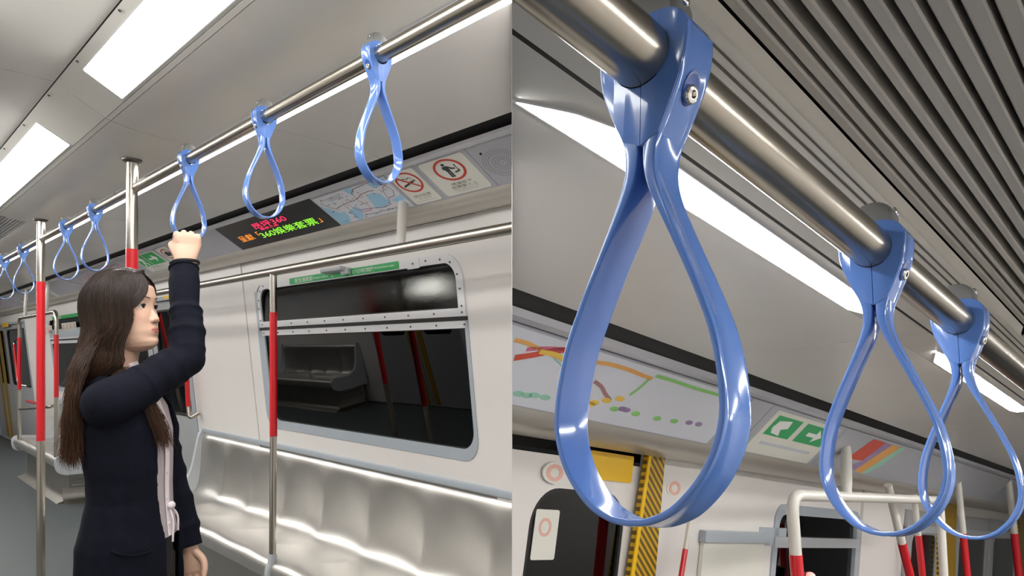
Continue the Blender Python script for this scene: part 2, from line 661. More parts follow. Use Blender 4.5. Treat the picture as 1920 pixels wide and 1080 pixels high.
# ---- lamps in the ceiling
def ceiling_lamp(name, label, group, s0, s1, b0, b1, fr, m, sgn=-1, r=0.006):
    t = thing(name, label, 'ceiling light', base=fr.p(sgn * (s0 + s1) / 2, (b0 + b1) / 2, 0), group=group)
    o = rrect(sgn * s0, sgn * s1, b0, b1, r, 4)
    i = rrect(sgn * (s0 + 0.004), sgn * (s1 - 0.004), b0 - 0.003, b1 + 0.003, r * 0.8, 4) if b0 > b1 else rrect(sgn * (s0 + 0.004), sgn * (s1 - 0.004), b0 + 0.003, b1 - 0.003, r * 0.8, 4)
    bm = BM(); plate(bm, fr, o, -0.004, 0.0025, [i]); put('lamp_frame', bm, 'frame_white', t, smooth=0)
    bm = BM(); plate(bm, fr, i, -0.004, 0.0015); put('diffuser', bm, m, t, smooth=0)
    return t
lamp_spans = [(0.35, 2.385), (3.04, 4.62), (5.25, 7.2), (7.8, 9.4), (10.0, 12.0)]
lamp_lab = ['long bright ceiling light panel nearest the camera, above the three near straps',
            'second bright ceiling light panel, cut by the left edge of the picture',
            'third ceiling light panel, above the far poles', 'fourth ceiling light panel, over the far bench',
            'last ceiling light panel, at the far doors']
TRM = Fr(RA, (2 * TC - 0.498, 0, 0.837), (0, 1, 0), (0.140, 0, 0.080))
for i, (a, b_) in enumerate(lamp_spans):
    ceiling_lamp('ceiling_light', lamp_lab[i], None, a, b_, -0.030, -0.155, TRA, 'lamp_a')
for i, (a, b_) in enumerate([(0.35, 2.2), (2.9, 4.62), (5.25, 7.2), (7.8, 9.4), (10.0, 12.0)]):
    ceiling_lamp('ceiling_light', ('first', 'second', 'third', 'fourth', 'fifth')[i] + ' ceiling light panel from the near end on the side away from the window', 'ceiling lights on the side away from the window', a, b_, -0.030, -0.155, TRM, 'lamp_a', sgn=1)
STR = Fr(RA, (1.024, 0, 0.7225), (0, -1, 0), (-1, 0, 0))
strip_spans = [(0.4, 3.62), (3.66, 6.85), (6.89, 10.05), (10.1, 13.2)]
for i, (a, b_) in enumerate(strip_spans):
    ceiling_lamp('strip_light', ['long bright strip light running behind the near overhead rail', 'second strip light behind the overhead rail, between the two red poles',
                 'third strip light behind the far end of the rail', 'last strip light, over the far doors'][i], None, a, b_, 0.003, 0.095, STR, 'lamp_a_strip', r=0.004)
STM = Fr(RA, (2 * TC - 1.024, 0, 0.7225), (0, 1, 0), (1, 0, 0))
for i, (a, b_) in enumerate(strip_spans):
    ceiling_lamp('strip_light', ('first', 'second', 'third', 'fourth')[i] + ' strip light from the near end on the side away from the window', 'strip lights on the side away from the window', a, b_, 0.003, 0.095, STM, 'lamp_a_strip', sgn=1, r=0.004)

# ---- fascia above the windows
bm = BM(); strip(bm, [(1.50, 0.735), (1.53, 0.70), (1.70, 0.592), (1.87, 0.575)], SA0, SA1, 0.004)
fascia = put('trim_1', bm, 'black_trim', kind='structure', smooth=0)
bm = BM(); plate(bm, PA, [(-SA0, PW - 0.016), (-SA1, PW - 0.016), (-SA1, PW + 0.002), (-SA0, PW + 0.002)], -0.004, 0.010)
put('fascia_lip', bm, 'fascia_lip', fascia, smooth=0)
bm = BM(); prism(bm, [(1.499, 0.6915), (1.504, 0.683), (1.512, 0.683), (1.516, 0.693)], SA0, SA1)
put('fascia_lip', bm, 'fascia_lip', fascia, smooth=0)
bm = BM(); strip(bm, [(1.684, 0.5785), (1.689, 0.566), (1.702, 0.553), (1.725, 0.545), (1.77, 0.5405), (1.812, 0.541), (1.818, 0.548)], SA0, SA1, 0.005)
put('cornice', bm, 'cornice_metal', fascia)
fs = [0.2, 1.862, 2.158, 2.345, 2.935, 4.02, 5.02, 5.83, 7.75, 8.75, 9.8, 12.2, 15.5]
for i in range(len(fs) - 1):
    if fs[i] == 2.935: continue
    bm = BM(); plate(bm, PA, rrect(-fs[i] - 0.0015, -fs[i + 1] + 0.0015, 0.0, PW - 0.018), -0.004, 0.004)
    put('fascia_panel', bm, 'fascia_grey', fascia, smooth=0)
# opposite fascia, plain
bm = BM(); strip(bm, [mir(q) for q in [(1.50, 0.735), (1.53, 0.70), (1.70, 0.592), (1.87, 0.575)]][::-1], SA0, SA1, 0.004)
put('trim_2', bm, 'fascia_grey', kind='structure', smooth=0)

# ---- window wall: bays between the doors, each with its window hole
DOORS_A = [(5.46, 7.30), (11.5, 15.0)]
DOOR_TOP = 0.43
WIN_A = [(2.262, 4.255), (8.05, 10.05)]
WB0, WB1 = -0.462, 0.415
wall = thing('wall_right', base=(1.95, 8, FLOOR_A), kind='structure')
def wall_piece(s0, s1, b0, b1, wins=(), c=0.0, m='wall_white', fr=WA, sgn=-1, par=None, name='wall_panel', th=0.02):
    bm = BM()
    holes = [rrect(sgn * (w[0] + 0.012), sgn * (w[1] - 0.012), WB0 + 0.012, WB1 - 0.012, 0.10) for w in wins]
    plate(bm, fr, rrect(sgn * s0, sgn * s1, b0, b1), c - th, c, holes)
    return put(name, bm, m, par, smooth=0)
for (s0, s1, b0, b1, w, c) in ((0.3, 2.165, FLOOR_A, 0.548, [], 0.008), (2.167, 4.40, FLOOR_A, 0.548, [WIN_A[0]], 0.0), (4.402, 5.44, FLOOR_A, 0.548, [], 0.006),
                               (5.44, 7.32, DOOR_TOP, 0.548, [], 0.0), (7.32, 11.48, FLOOR_A, 0.548, [WIN_A[1]], 0.0),
                               (11.48, 15.02, DOOR_TOP, 0.548, [], 0.0), (15.02, SA1, FLOOR_A, 0.548, [], 0.0)):
    wall_piece(s0, s1, b0, b1, w, c, par=wall)

def window_a(n, s0, s1, full):
    w = thing('window_%d' % n, base=WA.p(-(s0 + s1) / 2, WB0, 0), kind='structure')
    P = lambda o, m, name, c0, c1, holes=(), par=w, sm=0: (lambda b: put(name, plate(b, WA, o, c0, c1, holes), m, par, smooth=sm))(BM())
    a0, a1 = -s1, -s0          # a grows to the right of the picture
    lower = rrect(a0 + 0.085, a1 - 0.022, -0.412, 0.098, 0.085, 8, (1, 1, 0, 0))
    upper = rrect(a0 + 0.085, a1 - 0.047, 0.182, 0.372, 0.075, 8, (0, 0, 1, 1))
    # surround of the lower glass
    P(rrect(a0, a1, WB0, 0.133, 0.10, 8, (1, 1, 0, 0)), 'surround_blue', 'window_surround', -0.016, 0.004, [lower])
    P(rrect(a0 + 0.004, a0 + 0.05, 0.133, WB1 - 0.05, 0.0), 'surround_blue', 'window_surround', -0.016, 0.003)
    # hopper frame
    hf = P(rrect(a0 + 0.05, a1 - 0.004, 0.148, WB1 - 0.005, 0.115, 9, (0, 0, 1, 1)), 'frame_white', 'hopper_frame', -0.014, 0.009, [upper])
    P(rrect(a0 + 0.03, a1 - 0.002, 0.130, 0.147), 'rubber', 'gasket', -0.014, 0.006)
    lb = P(rrect(a0 + 0.07, a1 - 0.012, 0.099, 0.129), 'frame_white', 'lower_bar', -0.010, 0.009)
    # rubber edges and glass
    li = rrect(a0 + 0.090, a1 - 0.027, -0.407, 0.094, 0.080, 8, (1, 1, 0, 0))
    P(lower, 'rubber', 'gasket', -0.012, -0.004, [li])
    P(li, 'pane_glass', 'pane', -0.012, -0.008)
    ui = rrect(a0 + 0.090, a1 - 0.052, 0.187, 0.367, 0.070, 8, (0, 0, 1, 1))
    P(upper, 'rubber', 'gasket', -0.045, 0.000, [ui])
    tf = math.radians(4.0)
    FT = Fr(RA, WA.p(0, 0.187, -0.002), WA.e1, WA.e2 * math.cos(tf) - WA.n * math.sin(tf))
    b_ = BM(); plate(b_, FT, [(x, (y - 0.187) / math.cos(tf)) for x, y in ui], -0.004, 0.0); put('pane', b_, 'pane_frost', w, smooth=0)
    if full:
        n_ = 11
        for k in range(n_):
            a = a0 + 0.085 + (a1 - a0 - 0.11) * k / (n_ - 1)
            screw(hf, WA.p(a, 0.164, 0.009), WA.n, 1.0)
            screw(lb, WA.p(a + 0.01, 0.114, 0.009), WA.n, 1.0)
        for (x, y) in ((0.066, 0.19), (0.063, 0.26), (0.070, 0.31), (0.10, 0.362), (0.15, 0.39)):
            screw(hf, WA.p(a0 + x, y, 0.009), WA.n)
        for (x, y) in ((0.024, 0.19), (0.026, 0.26), (0.035, 0.32), (0.075, 0.372), (0.14, 0.389), (0.24, 0.392)):
            screw(hf, WA.p(a1 - x, y, 0.009), WA.n)
        for a in (a0 + 0.265, a1 - 0.33):
            P(rrect(a - 0.045, a + 0.045, 0.366, 0.410, 0.004, 2), 'frame_white', 'latch_plate', 0.009, 0.0115, par=hf)
            screw(hf, WA.p(a, 0.388, 0.0115), WA.n)
    return w, hf
win1, hop1 = window_a(1, WIN_A[0][0], WIN_A[0][1], True)
win2, hop2 = window_a(2, WIN_A[1][0], WIN_A[1][1], False)

# green instruction strip and pull handle on the near hopper
a0, b0 = WA.at(546, 526); a1, b1 = WA.at(751, 496)
gs = thing('instruction_strip', 'green emergency ventilation strip with white lettering above the near window', 'sign', base=WA.p((a0 + a1) / 2, 0.375, 0.0095))
flat('strip_plate', WA, rrect(a0, a1, 0.376, 0.410), 'green_sign', gs, 0.0095, 0.0108)
def T(fr, body, a, b, h, w, m, par, c, **k):
    bm = text_bm(fr, body, a, b, h, w, c, **k)
    return put('lettering', bm, m, par, room=fr.room, smooth=0, normals=False)
L = a1 - a0
T(WA, '緊急通風窗', a0 + 0.155 * L, 0.3925, 0.024, 0.20, 'ink_white', gs, 0.0112)
T(WA, 'Emergency ventilation', a0 + 0.335 * L - 0.005, 0.391, 0.014, 0.155, 'ink_white', gs, 0.0112)
T(WA, '↓', a0 + 0.445 * L, 0.392, 0.024, 0.016, 'ink_white', gs, 0.0112)
T(WA, '↓', a0 + 0.605 * L, 0.392, 0.028, 0.018, 'ink_white', gs, 0.0112)
T(WA, '向下拉手柄打開窗門', a0 + 0.715 * L, 0.393, 0.020, 0.185, 'ink_white', gs, 0.0112)
T(WA, 'Pull handle down to open', a0 + 0.89 * L, 0.394, 0.014, 0.165, 'ink_white', gs, 0.0112)
ph = thing('pull_handle', 'grey plastic pull handle hanging over the green strip of the near window', 'handle', base=WA.p(a0 + 0.52 * L, 0.39, 0.01))
bm = BM(); box(bm, 0, 0.045, -0.10, 0.10, 0, 0.022, 0.006)
for v in bm.verts:
    q = v.co.copy(); v.co = WA.p(a0 + 0.50 * L + q.y, 0.397 + q.z * (1.0) + 0.25 * q.x, 0.012 + q.x)
put('grip', bm, 'light_plastic', ph)
bm = BM(); box(bm, 0, 0.02, -0.035, 0.035, 0, 0.03, 0.004)
for v in bm.verts:
    q = v.co.copy(); v.co = WA.p(a0 + 0.585 * L + q.y, 0.385 + q.z, 0.011 + q.x)
put('pivot', bm, 'light_plastic', ph)
# far window strip
a0, a1 = -9.75, -8.35
gs2 = thing('instruction_strip', 'green strip with white lettering above the far window', 'sign', base=WA.p(-9.05, 0.38, 0.0095))
flat('strip_plate', WA, rrect(a0, a1, 0.372, 0.41), 'green_sign', gs2, 0.0095, 0.0108)
T(WA, '緊急通風窗', a0 + 0.3, 0.391, 0.026, 0.3, 'ink_white', gs2, 0.0112)

# ---- doors
def door_a(n, s0, s1, hazard):
    d = thing('door_%d' % n, base=WA.p(-(s0 + s1) / 2, FLOOR_A, 0), kind='structure')
    mid = (s0 + s1) / 2
    fr_o = rrect(-s1, -s0, FLOOR_A, DOOR_TOP); fr_i = rrect(-s1 + 0.05, -s0 - 0.05, FLOOR_A + 0.001, DOOR_TOP - 0.03)
    bm = BM(); plate(bm, WA, fr_o, -0.05, 0.004, [fr_i]); put('door_frame', bm, 'surround_blue', d, smooth=0)
    for (x0, x1) in ((s0 + 0.055, mid - 0.012), (mid + 0.012, s1 - 0.055)):
        o = rrect(-x1, -x0, FLOOR_A + 0.005, DOOR_TOP - 0.035)
        wo = rrect(-x1 + 0.12, -x0 - 0.12, -0.50, 0.33, 0.10, 7)
        wi = rrect(-x1 + 0.135, -x0 - 0.135, -0.485, 0.315, 0.088, 7)
        bm = BM(); plate(bm, WA, o, -0.06, -0.028, [wo]); lf = put('door_leaf', bm, 'door_grey', d, smooth=0)
        bm = BM(); plate(bm, WA, wo, -0.05, -0.024, [wi]); put('gasket', bm, 'rubber', lf, smooth=0)
        bm = BM(); plate(bm, WA, wi, -0.045, -0.040); put('pane', bm, 'pane_glass', lf, smooth=0)
    if hazard:
        for (x0, x1) in ((mid + 0.42, mid + 0.66), (mid + 0.82, mid + 1.06)):
            bm = BM(); plate(bm, WA, rrect(-x1, -x0, FLOOR_A + 0.02, DOOR_TOP - 0.035), -0.028, -0.022); put('hazard_strip', bm, 'hazard', d, smooth=0)
    bm = BM(); plate(bm, WA, rrect(-mid - 0.012, -mid + 0.012, FLOOR_A + 0.005, DOOR_TOP - 0.035), -0.055, -0.030); put('door_seal', bm, 'rubber', d, smooth=0)
    return d
door_a(1, DOORS_A[0][0], DOORS_A[0][1], False)
door_a(2, DOORS_A[1][0], DOORS_A[1][1], True)
# hazard strips on the pillar beyond the second door
# opposite side: plain wall, one door, seen only as a reflection in the window
ow = thing('wall_left', base=(-1.2, 6, FLOOR_A), kind='structure')
for (s0, s1, b0) in ((-0.5, 6.2, FLOOR_A), (6.2, 8.0, DOOR_TOP), (8.0, SA1, FLOOR_A)):
    wall_piece(s0, s1, b0, 0.60, [], 0.0, fr=OWA, sgn=1, par=ow)
d3 = thing('door_3', base=OWA.p(7.1, FLOOR_A, 0), kind='structure')
for (x0, x1) in ((6.2, 7.09), (7.11, 8.0)):
    bm = BM(); wo = rrect(x0 + 0.15, x1 - 0.15, -0.5, 0.33, 0.1, 5); plate(bm, OWA, rrect(x0, x1, FLOOR_A, DOOR_TOP), -0.05, -0.02, [wo]); lf = put('door_leaf', bm, 'door_grey', d3, smooth=0)
    bm = BM(); plate(bm, OWA, wo, -0.04, -0.035); put('pane', bm, 'pane_glass', lf, smooth=0)
for (x0, x1) in ((6.95, 7.05), (7.15, 7.25)):
    bm = BM(); plate(bm, OWA, rrect(x0, x1, FLOOR_A + 0.02, DOOR_TOP - 0.03), -0.02, -0.014); put('hazard_strip', bm, 'hazard', d3, smooth=0)
bm = BM(); box(bm, -1.4, 2.1, SA1, SA1 + 0.03, FLOOR_A, 0.9); put('wall_back', bm, 'door_grey', kind='structure', smooth=0)

il = thing('door_indicator', 'small lit bar above the doors opposite, mirrored in the upper window pane', 'lamp', base=OWA.p(6.46, 0.45, 0))  # added lamp, placed so the upper pane reflects a soft highlight
bm = BM(); plate(bm, OWA, rrect(6.16, 6.72, 0.466, 0.507, 0.015, 4), 0.02, 0.028); lamp_mat('lamp_indicator', (1.0, 0.985, 0.9, 1), 50.0); put('lens', bm, 'lamp_indicator', il, smooth=0)
bm = BM(); plate(bm, OWA, rrect(6.12, 6.76, 0.450, 0.523, 0.01, 3), 0.0, 0.022); put('housing', bm, 'frame_white', il, smooth=0)
# added divider, unseen edge-on, stops light crossing between carriages (thin sheet in the plane X = 0, starts ahead of and behind the eye point)
bm = BM()
for (y0, y1) in ((0.85, 15.0), (-3.0, -0.25)):
    v = [bm.verts.new((x, y, z)) for x in (-0.0003, 0.0003) for y in (y0, y1) for z in (-1.2, 3.2)]
    for f in ((0, 1, 3, 2), (4, 6, 7, 5), (0, 4, 5, 1), (2, 3, 7, 6), (0, 2, 6, 4), (1, 5, 7, 3)): bm.faces.new([v[i] for i in f])
put('wall_bulkhead', bm, 'wall_white', room=None, clip=False, kind='structure', smooth=0)

# ================================================================== CARRIAGE A: rails and poles
RT, RH = 0.83, 0.62
rail = thing('overhead_handrail', 'long polished steel overhead rail carrying the row of blue straps', 'handrail', base=(RT, 4.5, RH - 0.02))
bm = BM(); tube(bm, [(RT, 0.6 + 0.5 * k, RH) for k in range(20)], 0.0172, 20); put('tube', bm, 'steel', rail)
def pole_a(s, t, red0, red1, label):
    p = thing('grab_pole', label, 'pole', base=(t, s, FLOOR_A))
    bm = BM(); tube(bm, [(t, s, FLOOR_A), (t, s, red0)], 0.0205, 18); put('lower_tube', bm, 'pole_steel', p)
    bm = BM(); tube(bm, [(t, s, red0), (t, s, red1)], 0.0212, 18); put('red_sleeve', bm, 'red_paint', p)
    bm = BM(); tube(bm, [(t, s, red1), (t, s, 0.723)], 0.0205, 18); put('upper_tube', bm, 'pole_steel', p)
    bm = BM(); tube(bm, [(t, s, 0.727), (t, s, 0.7215), (t, s, 0.714)], [0.036, 0.035, 0.022], 20); put('ceiling_flange', bm, 'screw_dark', p)
    bm = BM(); tube(bm, [(t, s, FLOOR_A), (t, s, FLOOR_A + 0.006), (t, s, FLOOR_A + 0.012)], [0.045, 0.043, 0.022], 20); put('floor_flange', bm, 'pole_steel', p)
    return p
pole_a(2.975, 0.82, -0.49, 0.388, 'red sleeved steel pole rising behind the head of the woman')
pole_a(4.66, 0.825, -0.487, 0.385, 'tall red sleeved steel pole left of the woman, nearest the left edge')
pole_a(9.6, 0.825, -0.487, 0.385, 'red sleeved steel pole far down the carriage by the striped doors')

HT, HH = 1.5, 0.376
def hoop(s0, s1, label, red, open_near=False):
    """seat rail: horizontal bar over the seat front with a leg at s1 (and at s0 unless it runs on)"""
    p = thing('seat_rail', label, 'handrail', base=(HT, (s0 + s1) / 2, -0.985))
    pts = [(HT, s0, HH), (HT, s1, HH), (HT, s1, red[1])] if open_near else [(HT, s0, red[1]), (HT, s0, HH), (HT, s1, HH), (HT, s1, red[1])]
    bm = BM(); tube(bm, bend(pts, None, 0.09), 0.0195, 16); put('top_bar', bm, 'steel', p)
    for s in ([s1] if open_near else [s0, s1]):
        bm = BM(); tube(bm, [(HT, s, red[0]), (HT, s, red[1])], 0.0200, 16); put('red_sleeve', bm, 'red_paint', p)
        bm = BM(); tube(bm, [(HT, s, -0.975), (HT, s, red[0])], 0.0190, 16); put('leg', bm, 'pole_steel', p)
    return p
def hanger(par, s, lean=(0.02, 0.0, 0.69)):
    bm = BM()
    p0, p1 = Vector((HT, s, HH + 0.010)), Vector((HT + lean[0], s + lean[1], lean[2]))
    tube(bm, [p0, p0.lerp(p1, 0.25), p0.lerp(p1, 0.8), p1], [0.0145, 0.0185, 0.0195, 0.0175], 12)
    put('hanger', bm, 'bracket_white', par)
h1 = hoop(0.9, 5.42, 'steel rail over the near bench, ending in a red leg behind the woman', (-0.42, 0.16), True)
bm = BM()
hanger(h1, 2.19, (0.16, 0.22, 0.602))
h2 = hoop(7.78, 9.62, 'steel rail hoop with red legs over the far bench', (-0.42, 0.16))
hanger(h2, 8.22); hanger(h2, 9.3)
sp = thing('seat_pole', 'slim red and steel pole from the bench front up to the rail before the window', 'pole', base=(HT, 3.235, -1.02))
bm = BM(); tube(bm, [(HT, 3.235, 0.185), (HT, 3.235, HH)], 0.0160, 16); put('upper_tube', bm, 'pole_steel', sp)
bm = BM(); tube(bm, [(HT, 3.235, -0.395), (HT, 3.235, 0.185)], 0.0172, 16); put('red_sleeve', bm, 'red_paint', sp)
bm = BM(); tube(bm, [(HT - 0.005, 3.235, -0.96), (HT, 3.235, -0.395)], 0.0160, 16); put('lower_tube', bm, 'pole_steel', sp)
bm = BM(); tube(bm, catmull([(HT - 0.004, 3.235, -0.945), (HT - 0.008, 3.235, -0.985), (HT - 0.022, 3.235, -1.02), (HT - 0.016, 3.235, -1.06), (HT + 0.02, 3.235, -1.09)], 4), [0.0195] * 9 + [0.021] * 8, 14); put('foot', bm, 'light_plastic', sp)

# grab handle on the screen next to the first doors
gh = thing('grab_bar', 'curved steel grab handle with red grip beside the near door, behind her arm', 'handle', base=(1.83, 5.50, -0.45))
q0 = RA.at(349, 668, t=1.84); q1 = RA.at(353, 762, t=1.86); q2 = RA.at(374, 774, t=1.92); q00 = RA.at(346, 640, t=1.84); qq = RA.at(352, 632, t=1.88)
bm = BM(); tube(bm, [q0, q1], 0.016, 12); put('red_sleeve', bm, 'red_paint', gh)
bm = BM(); tube(bm, bend([q1, q1 + Vector((0, -0.02, -0.09)), q2], None, 0.05), 0.0145, 12); put('end_bend', bm, 'steel', gh)
bm = BM(); tube(bm, bend([q0, q00, qq], None, 0.03), 0.0145, 12); put('end_bend', bm, 'steel', gh)

# far grab bars by the pale panel beyond the red pole
def loopbar(label, pts, red):
    g = thing('grab_bar', label, 'handle', base=pts[0])
    bm = BM(); tube(bm, bend(pts, None, 0.06), 0.015, 10); put('bar', bm, 'steel', g)
    bm = BM(); tube(bm, red, 0.0165, 10); put('red_sleeve', bm, 'red_paint', g)
k0 = RA.at(34, 632, t=1.82); k1 = RA.at(26, 640, t=1.80); k2 = RA.at(34, 722, t=1.80); k3 = RA.at(50, 724, t=1.88)
loopbar('curved steel grab handle with red grip beside the striped far door', [k0, k1, k2, k3], [k1 + (k2 - k1) * 0.08, k1 + (k2 - k1) * 0.86])
k0 = RA.at(36, 767, t=1.50); k1 = RA.at(95, 763, t=1.52); k2 = RA.at(118, 755, t=1.9)
loopbar('low grey bar with red tip across the end of the far bench', [k0, k1, k2], [RA.at(50, 752, t=1.75), RA.at(72, 757, t=1.70)])

# ================================================================== benches
SEAT_P = [(1.560, -1.088), (1.515, -1.084), (1.484, -1.062), (1.474, -1.030), (1.481, -0.998), (1.506, -0.976), (1.55, -0.970), (1.63, -0.982), (1.71, -0.997), (1.78, -1.006),
          (1.835, -1.004), (1.872, -0.985), (1.893, -0.952), (1.905, -0.90), (1.914, -0.82), (1.920, -0.74), (1.926, -0.67), (1.936, -0.62), (1.952, -0.592), (1.972, -0.582)]
def bench(name, label, s0, s1, nseat, side=0, ends=(True, True)):
    f = (lambda p: (2 * TC - p[0], p[1])) if side else (lambda p: p)
    B = thing(name, label, 'bench', base=(f((1.72, 0))[0], (s0 + s1) / 2, FLOOR_A))
    prof = catmull(SEAT_P_V, 3)
    n = nseat * 18
    rows = []
    for i in range(n + 1):
        s = s0 + (s1 - s0) * i / n
        ph = (i / 18.0) % 1.0
        w = math.sin(PI * ph) ** 0.85 if 0 < ph < 1 else 0.0
        row = []
        m = len(prof)
        for j, p in enumerate(prof):
            x = j / (m - 1)
            dz = -0.016 * w * math.exp(-((x - 0.42) / 0.13) ** 2)
            dt = 0.024 * w * math.exp(-((x - 0.70) / 0.15) ** 2) - 0.006 * w * math.exp(-((x - 0.90) / 0.05) ** 2)
            q = f((p.x + dt, p.y + dz))
            row.append((q[0], s, q[1]))
        rows.append(row)
    bm = BM(); quad_grid(bm, rows)
    put('seat_shell', bm, 'seat_steel', B, smooth=60)
    # base cabinet with flared foot
    ins = 0.10
    bp = [(1.60, -1.07), (1.60, -1.27), (1.597, -1.32), (1.585, -1.36), (1.560, -1.385), (1.515, -1.398), (1.500, -1.4095), (1.98, -1.4095), (1.98, -1.07)]
    bm = BM(); prism(bm, [f(p) for p in bp], s0 + ins, s1 - ins); put('base', bm, 'base_steel', B, smooth=50)
    if ends[0]:
        for k in range(3):
            h = -1.14 - 0.055 * k
            bm = BM(); tube(bm, [(f((1.63, 0))[0], s0 + ins - 0.002, h), (f((1.93, 0))[0], s0 + ins - 0.002, h)], 0.009, 8, round_ends=True); put('rib', bm, 'base_steel', B)
        # flared foot at the end
        bm = BM(); q = [(0.0, -1.27), (-0.004, -1.32), (-0.016, -1.36), (-0.04, -1.385), (-0.085, -1.398), (-0.10, -1.4095)]
        quad_grid(bm, [[(f((t, 0))[0], s0 + ins + a, h) for a, h in q] for t in (1.545, 1.6, 1.75, 1.95)]); put('foot_flare', bm, 'base_steel', B)
    # end cheeks
    ch = [(1.56, -1.135), (1.50, -1.115), (1.470, -1.08), (1.462, -1.02), (1.470, -0.975), (1.50, -0.952), (1.56, -0.950), (1.66, -0.958), (1.75, -0.955), (1.815, -0.915), (1.855, -0.84), (1.88, -0.74), (1.90, -0.64), (1.915, -0.585), (1.93, -0.565), (1.985, -0.560), (1.985, -1.135)]
    ch = [tuple(p) for p in catmull(ch[:15], 3)] + ch[15:]
    for e, on in zip((s0, s1), ends):
        if on:
            bm = BM(); prism(bm, [f(p) for p in ch], e - 0.018, e + 0.018)
            es = [ed for ed in bm.edges if abs(ed.verts[0].co.y - ed.verts[1].co.y) < 1e-6]
            bmesh.ops.bevel(bm, geom=es, offset=0.006, segments=2, affect='EDGES')
            put('end_panel', bm, 'light_plastic', B, smooth=50)
    if not side:
        bm = BM(); box(bm, 1.935, 1.985, s0, s1, -0.580, -0.550, 0.006); put('top_trim', bm, 'surround_blue', B)
    return B
SEAT_P_V = [Vector((a, b)) for a, b in SEAT_P]
bench('bench_seat', 'polished steel bench under the near window, right of the woman', 1.25, 5.34, 9, ends=(False, True))
bench('bench_seat', 'far polished steel bench behind the red pole at the left', 7.66, 9.86, 5)
bench('bench_seat', 'steel bench on the side away from the window, reflected in its glass', 8.4, 10.6, 5, side=1, ends=(True, True))

# ---- things on the fascia of carriage A
def sign_a(name, label, cat, corners_px, m='sign_white', r=0.008, c0=0.004, c1=0.0055, fr=None):
    fr = fr or PA
    A = [fr.at(x, y) for x, y in corners_px]
    a0 = min(p[0] for p in A); a1 = max(p[0] for p in A); b0 = min(p[1] for p in A); b1 = max(p[1] for p in A)
    t = thing(name, label, cat, base=fr.p((a0 + a1) / 2, b0, c0))
    flat('plate', fr, rrect(a0, a1, b0, b1, r, 4), m, t, c0, c1)
    return t, a0, a1, b0, b1

def ring(fr, a, b, r0, r1, m, par, c0, c1, name='ring', asp=1.0):
    bm = BM(); plate(bm, fr, ell(a, b, r0 * asp, r0), c0, c1, [ell(a, b, r1 * asp, r1)]); return put(name, bm, m, par, room=fr.room, smooth=0)

# priority seat sign
sg = thing('priority_seat_sign', 'white sticker with a red ring and a standing figure, right of the no smoking sign', 'sign', base=PA.p(-2.01, 0.0, 0.004))
a0, a1 = -2.135, -1.885
flat('plate', PA, rrect(a0, a1, 0.008, 0.178, 0.014, 4), 'sign_white', sg, 0.004, 0.0052)
ca, cb = (a0 + a1) / 2 + 0.005, 0.123
ring(PA, ca, cb, 0.051, 0.043, 'ink_red', sg, 0.0052, 0.0062, asp=1.55)
AS = 1.55
def poly(fr, pts, m, par, c, name='figure', ca=0, cb=0, k=1.0, asp=1.0):
    bm = BM(); v = [bm.verts.new(fr.p(ca + x * k * asp, cb + y * k, c)) for x, y in pts]; bm.faces.new(v)
    return put(name, bm, m, par, room=fr.room, smooth=0, normals=False)
bm = BM()
plate(bm, PA, ell(ca - 0.008 * AS, cb + 0.027, 0.0058 * AS, 0.0058, 14), 0.0052, 0.006)
for pl in ([(-.016, .019), (0, .019), (.012, .006), (.020, .004), (.020, -.001), (.009, .000), (.001, .008), (.001, -.008), (-.012, -.008), (-.014, .004), (-.018, .004), (-.019, .012)],
           [(-.012, -.009), (-.006, -.009), (-.006, -.034), (-.012, -.034)], [(-.004, -.009), (.001, -.009), (.001, -.034), (-.004, -.034)],
           [(.024, .018), (.028, .018), (.026, -.010), (.010, -.014), (.010, -.018), (.030, -.014)]):
    plate(bm, PA, [(ca + x * AS, cb + y) for x, y in pl], 0.0052, 0.006)
put('figure', bm, 'ink_black', sg, smooth=0)
T(PA, '請讓座予', ca, 0.058, 0.0135, 0.115, 'ink_grey', sg, 0.0056)
T(PA, '有需要人士', ca, 0.042, 0.0135, 0.145, 'ink_grey', sg, 0.0056)
T(PA, 'Please offer your seat', ca, 0.0295, 0.006, 0.14, 'ink_grey', sg, 0.0056)
T(PA, 'to anyone in need', ca, 0.0215, 0.006, 0.11, 'ink_grey', sg, 0.0056)
# no smoking sign
sg = thing('no_smoking_sign', 'white no smoking sticker with a red crossed ring, beside the route map', 'sign', base=PA.p(-2.25, 0.0, 0.004))
a0, a1 = -2.335, -2.168
a0, a1 = -2.335, -2.172
flat('plate', PA, rrect(a0, a1, 0.008, 0.178, 0.012, 4), 'sign_white', sg, 0.004, 0.0052)
ca, cb = (a0 + a1) / 2, 0.120
AS = 1.35
ring(PA, ca, cb, 0.052, 0.0445, 'ink_red', sg, 0.0052, 0.0062, asp=AS)
bm = BM()
plate(bm, PA, [(ca + x * AS, cb + y) for x, y in [(-.034, -.019), (.018, -.004), (.018, .005), (-.034, -.010)]], 0.0052, 0.0058)
plate(bm, PA, [(ca + x * AS, cb + y) for x, y in [(.021, -.003), (.024, -.002), (.024, .007), (.021, .006)]], 0.0052, 0.0058)
plate(bm, PA, [(ca + x * AS, cb + y) for x, y in [(.026, -.002), (.029, -.001), (.029, .008), (.026, .007)]], 0.0052, 0.0058)
put('cigarette', bm, 'ink_black', sg, smooth=0)
bm = BM(); ribbon(bm, PA, [(ca + x * AS, cb + y) for x, y in [tuple(p) for p in catmull([Vector(q) for q in [(-.026, .030), (-.024, .018), (-.010, .022), (0, .016), (.014, .022), (.024, .010)]], 5)]], 0.003, 0, 0.0058)
put('smoke', bm, 'ink_black', sg, smooth=0, normals=False)
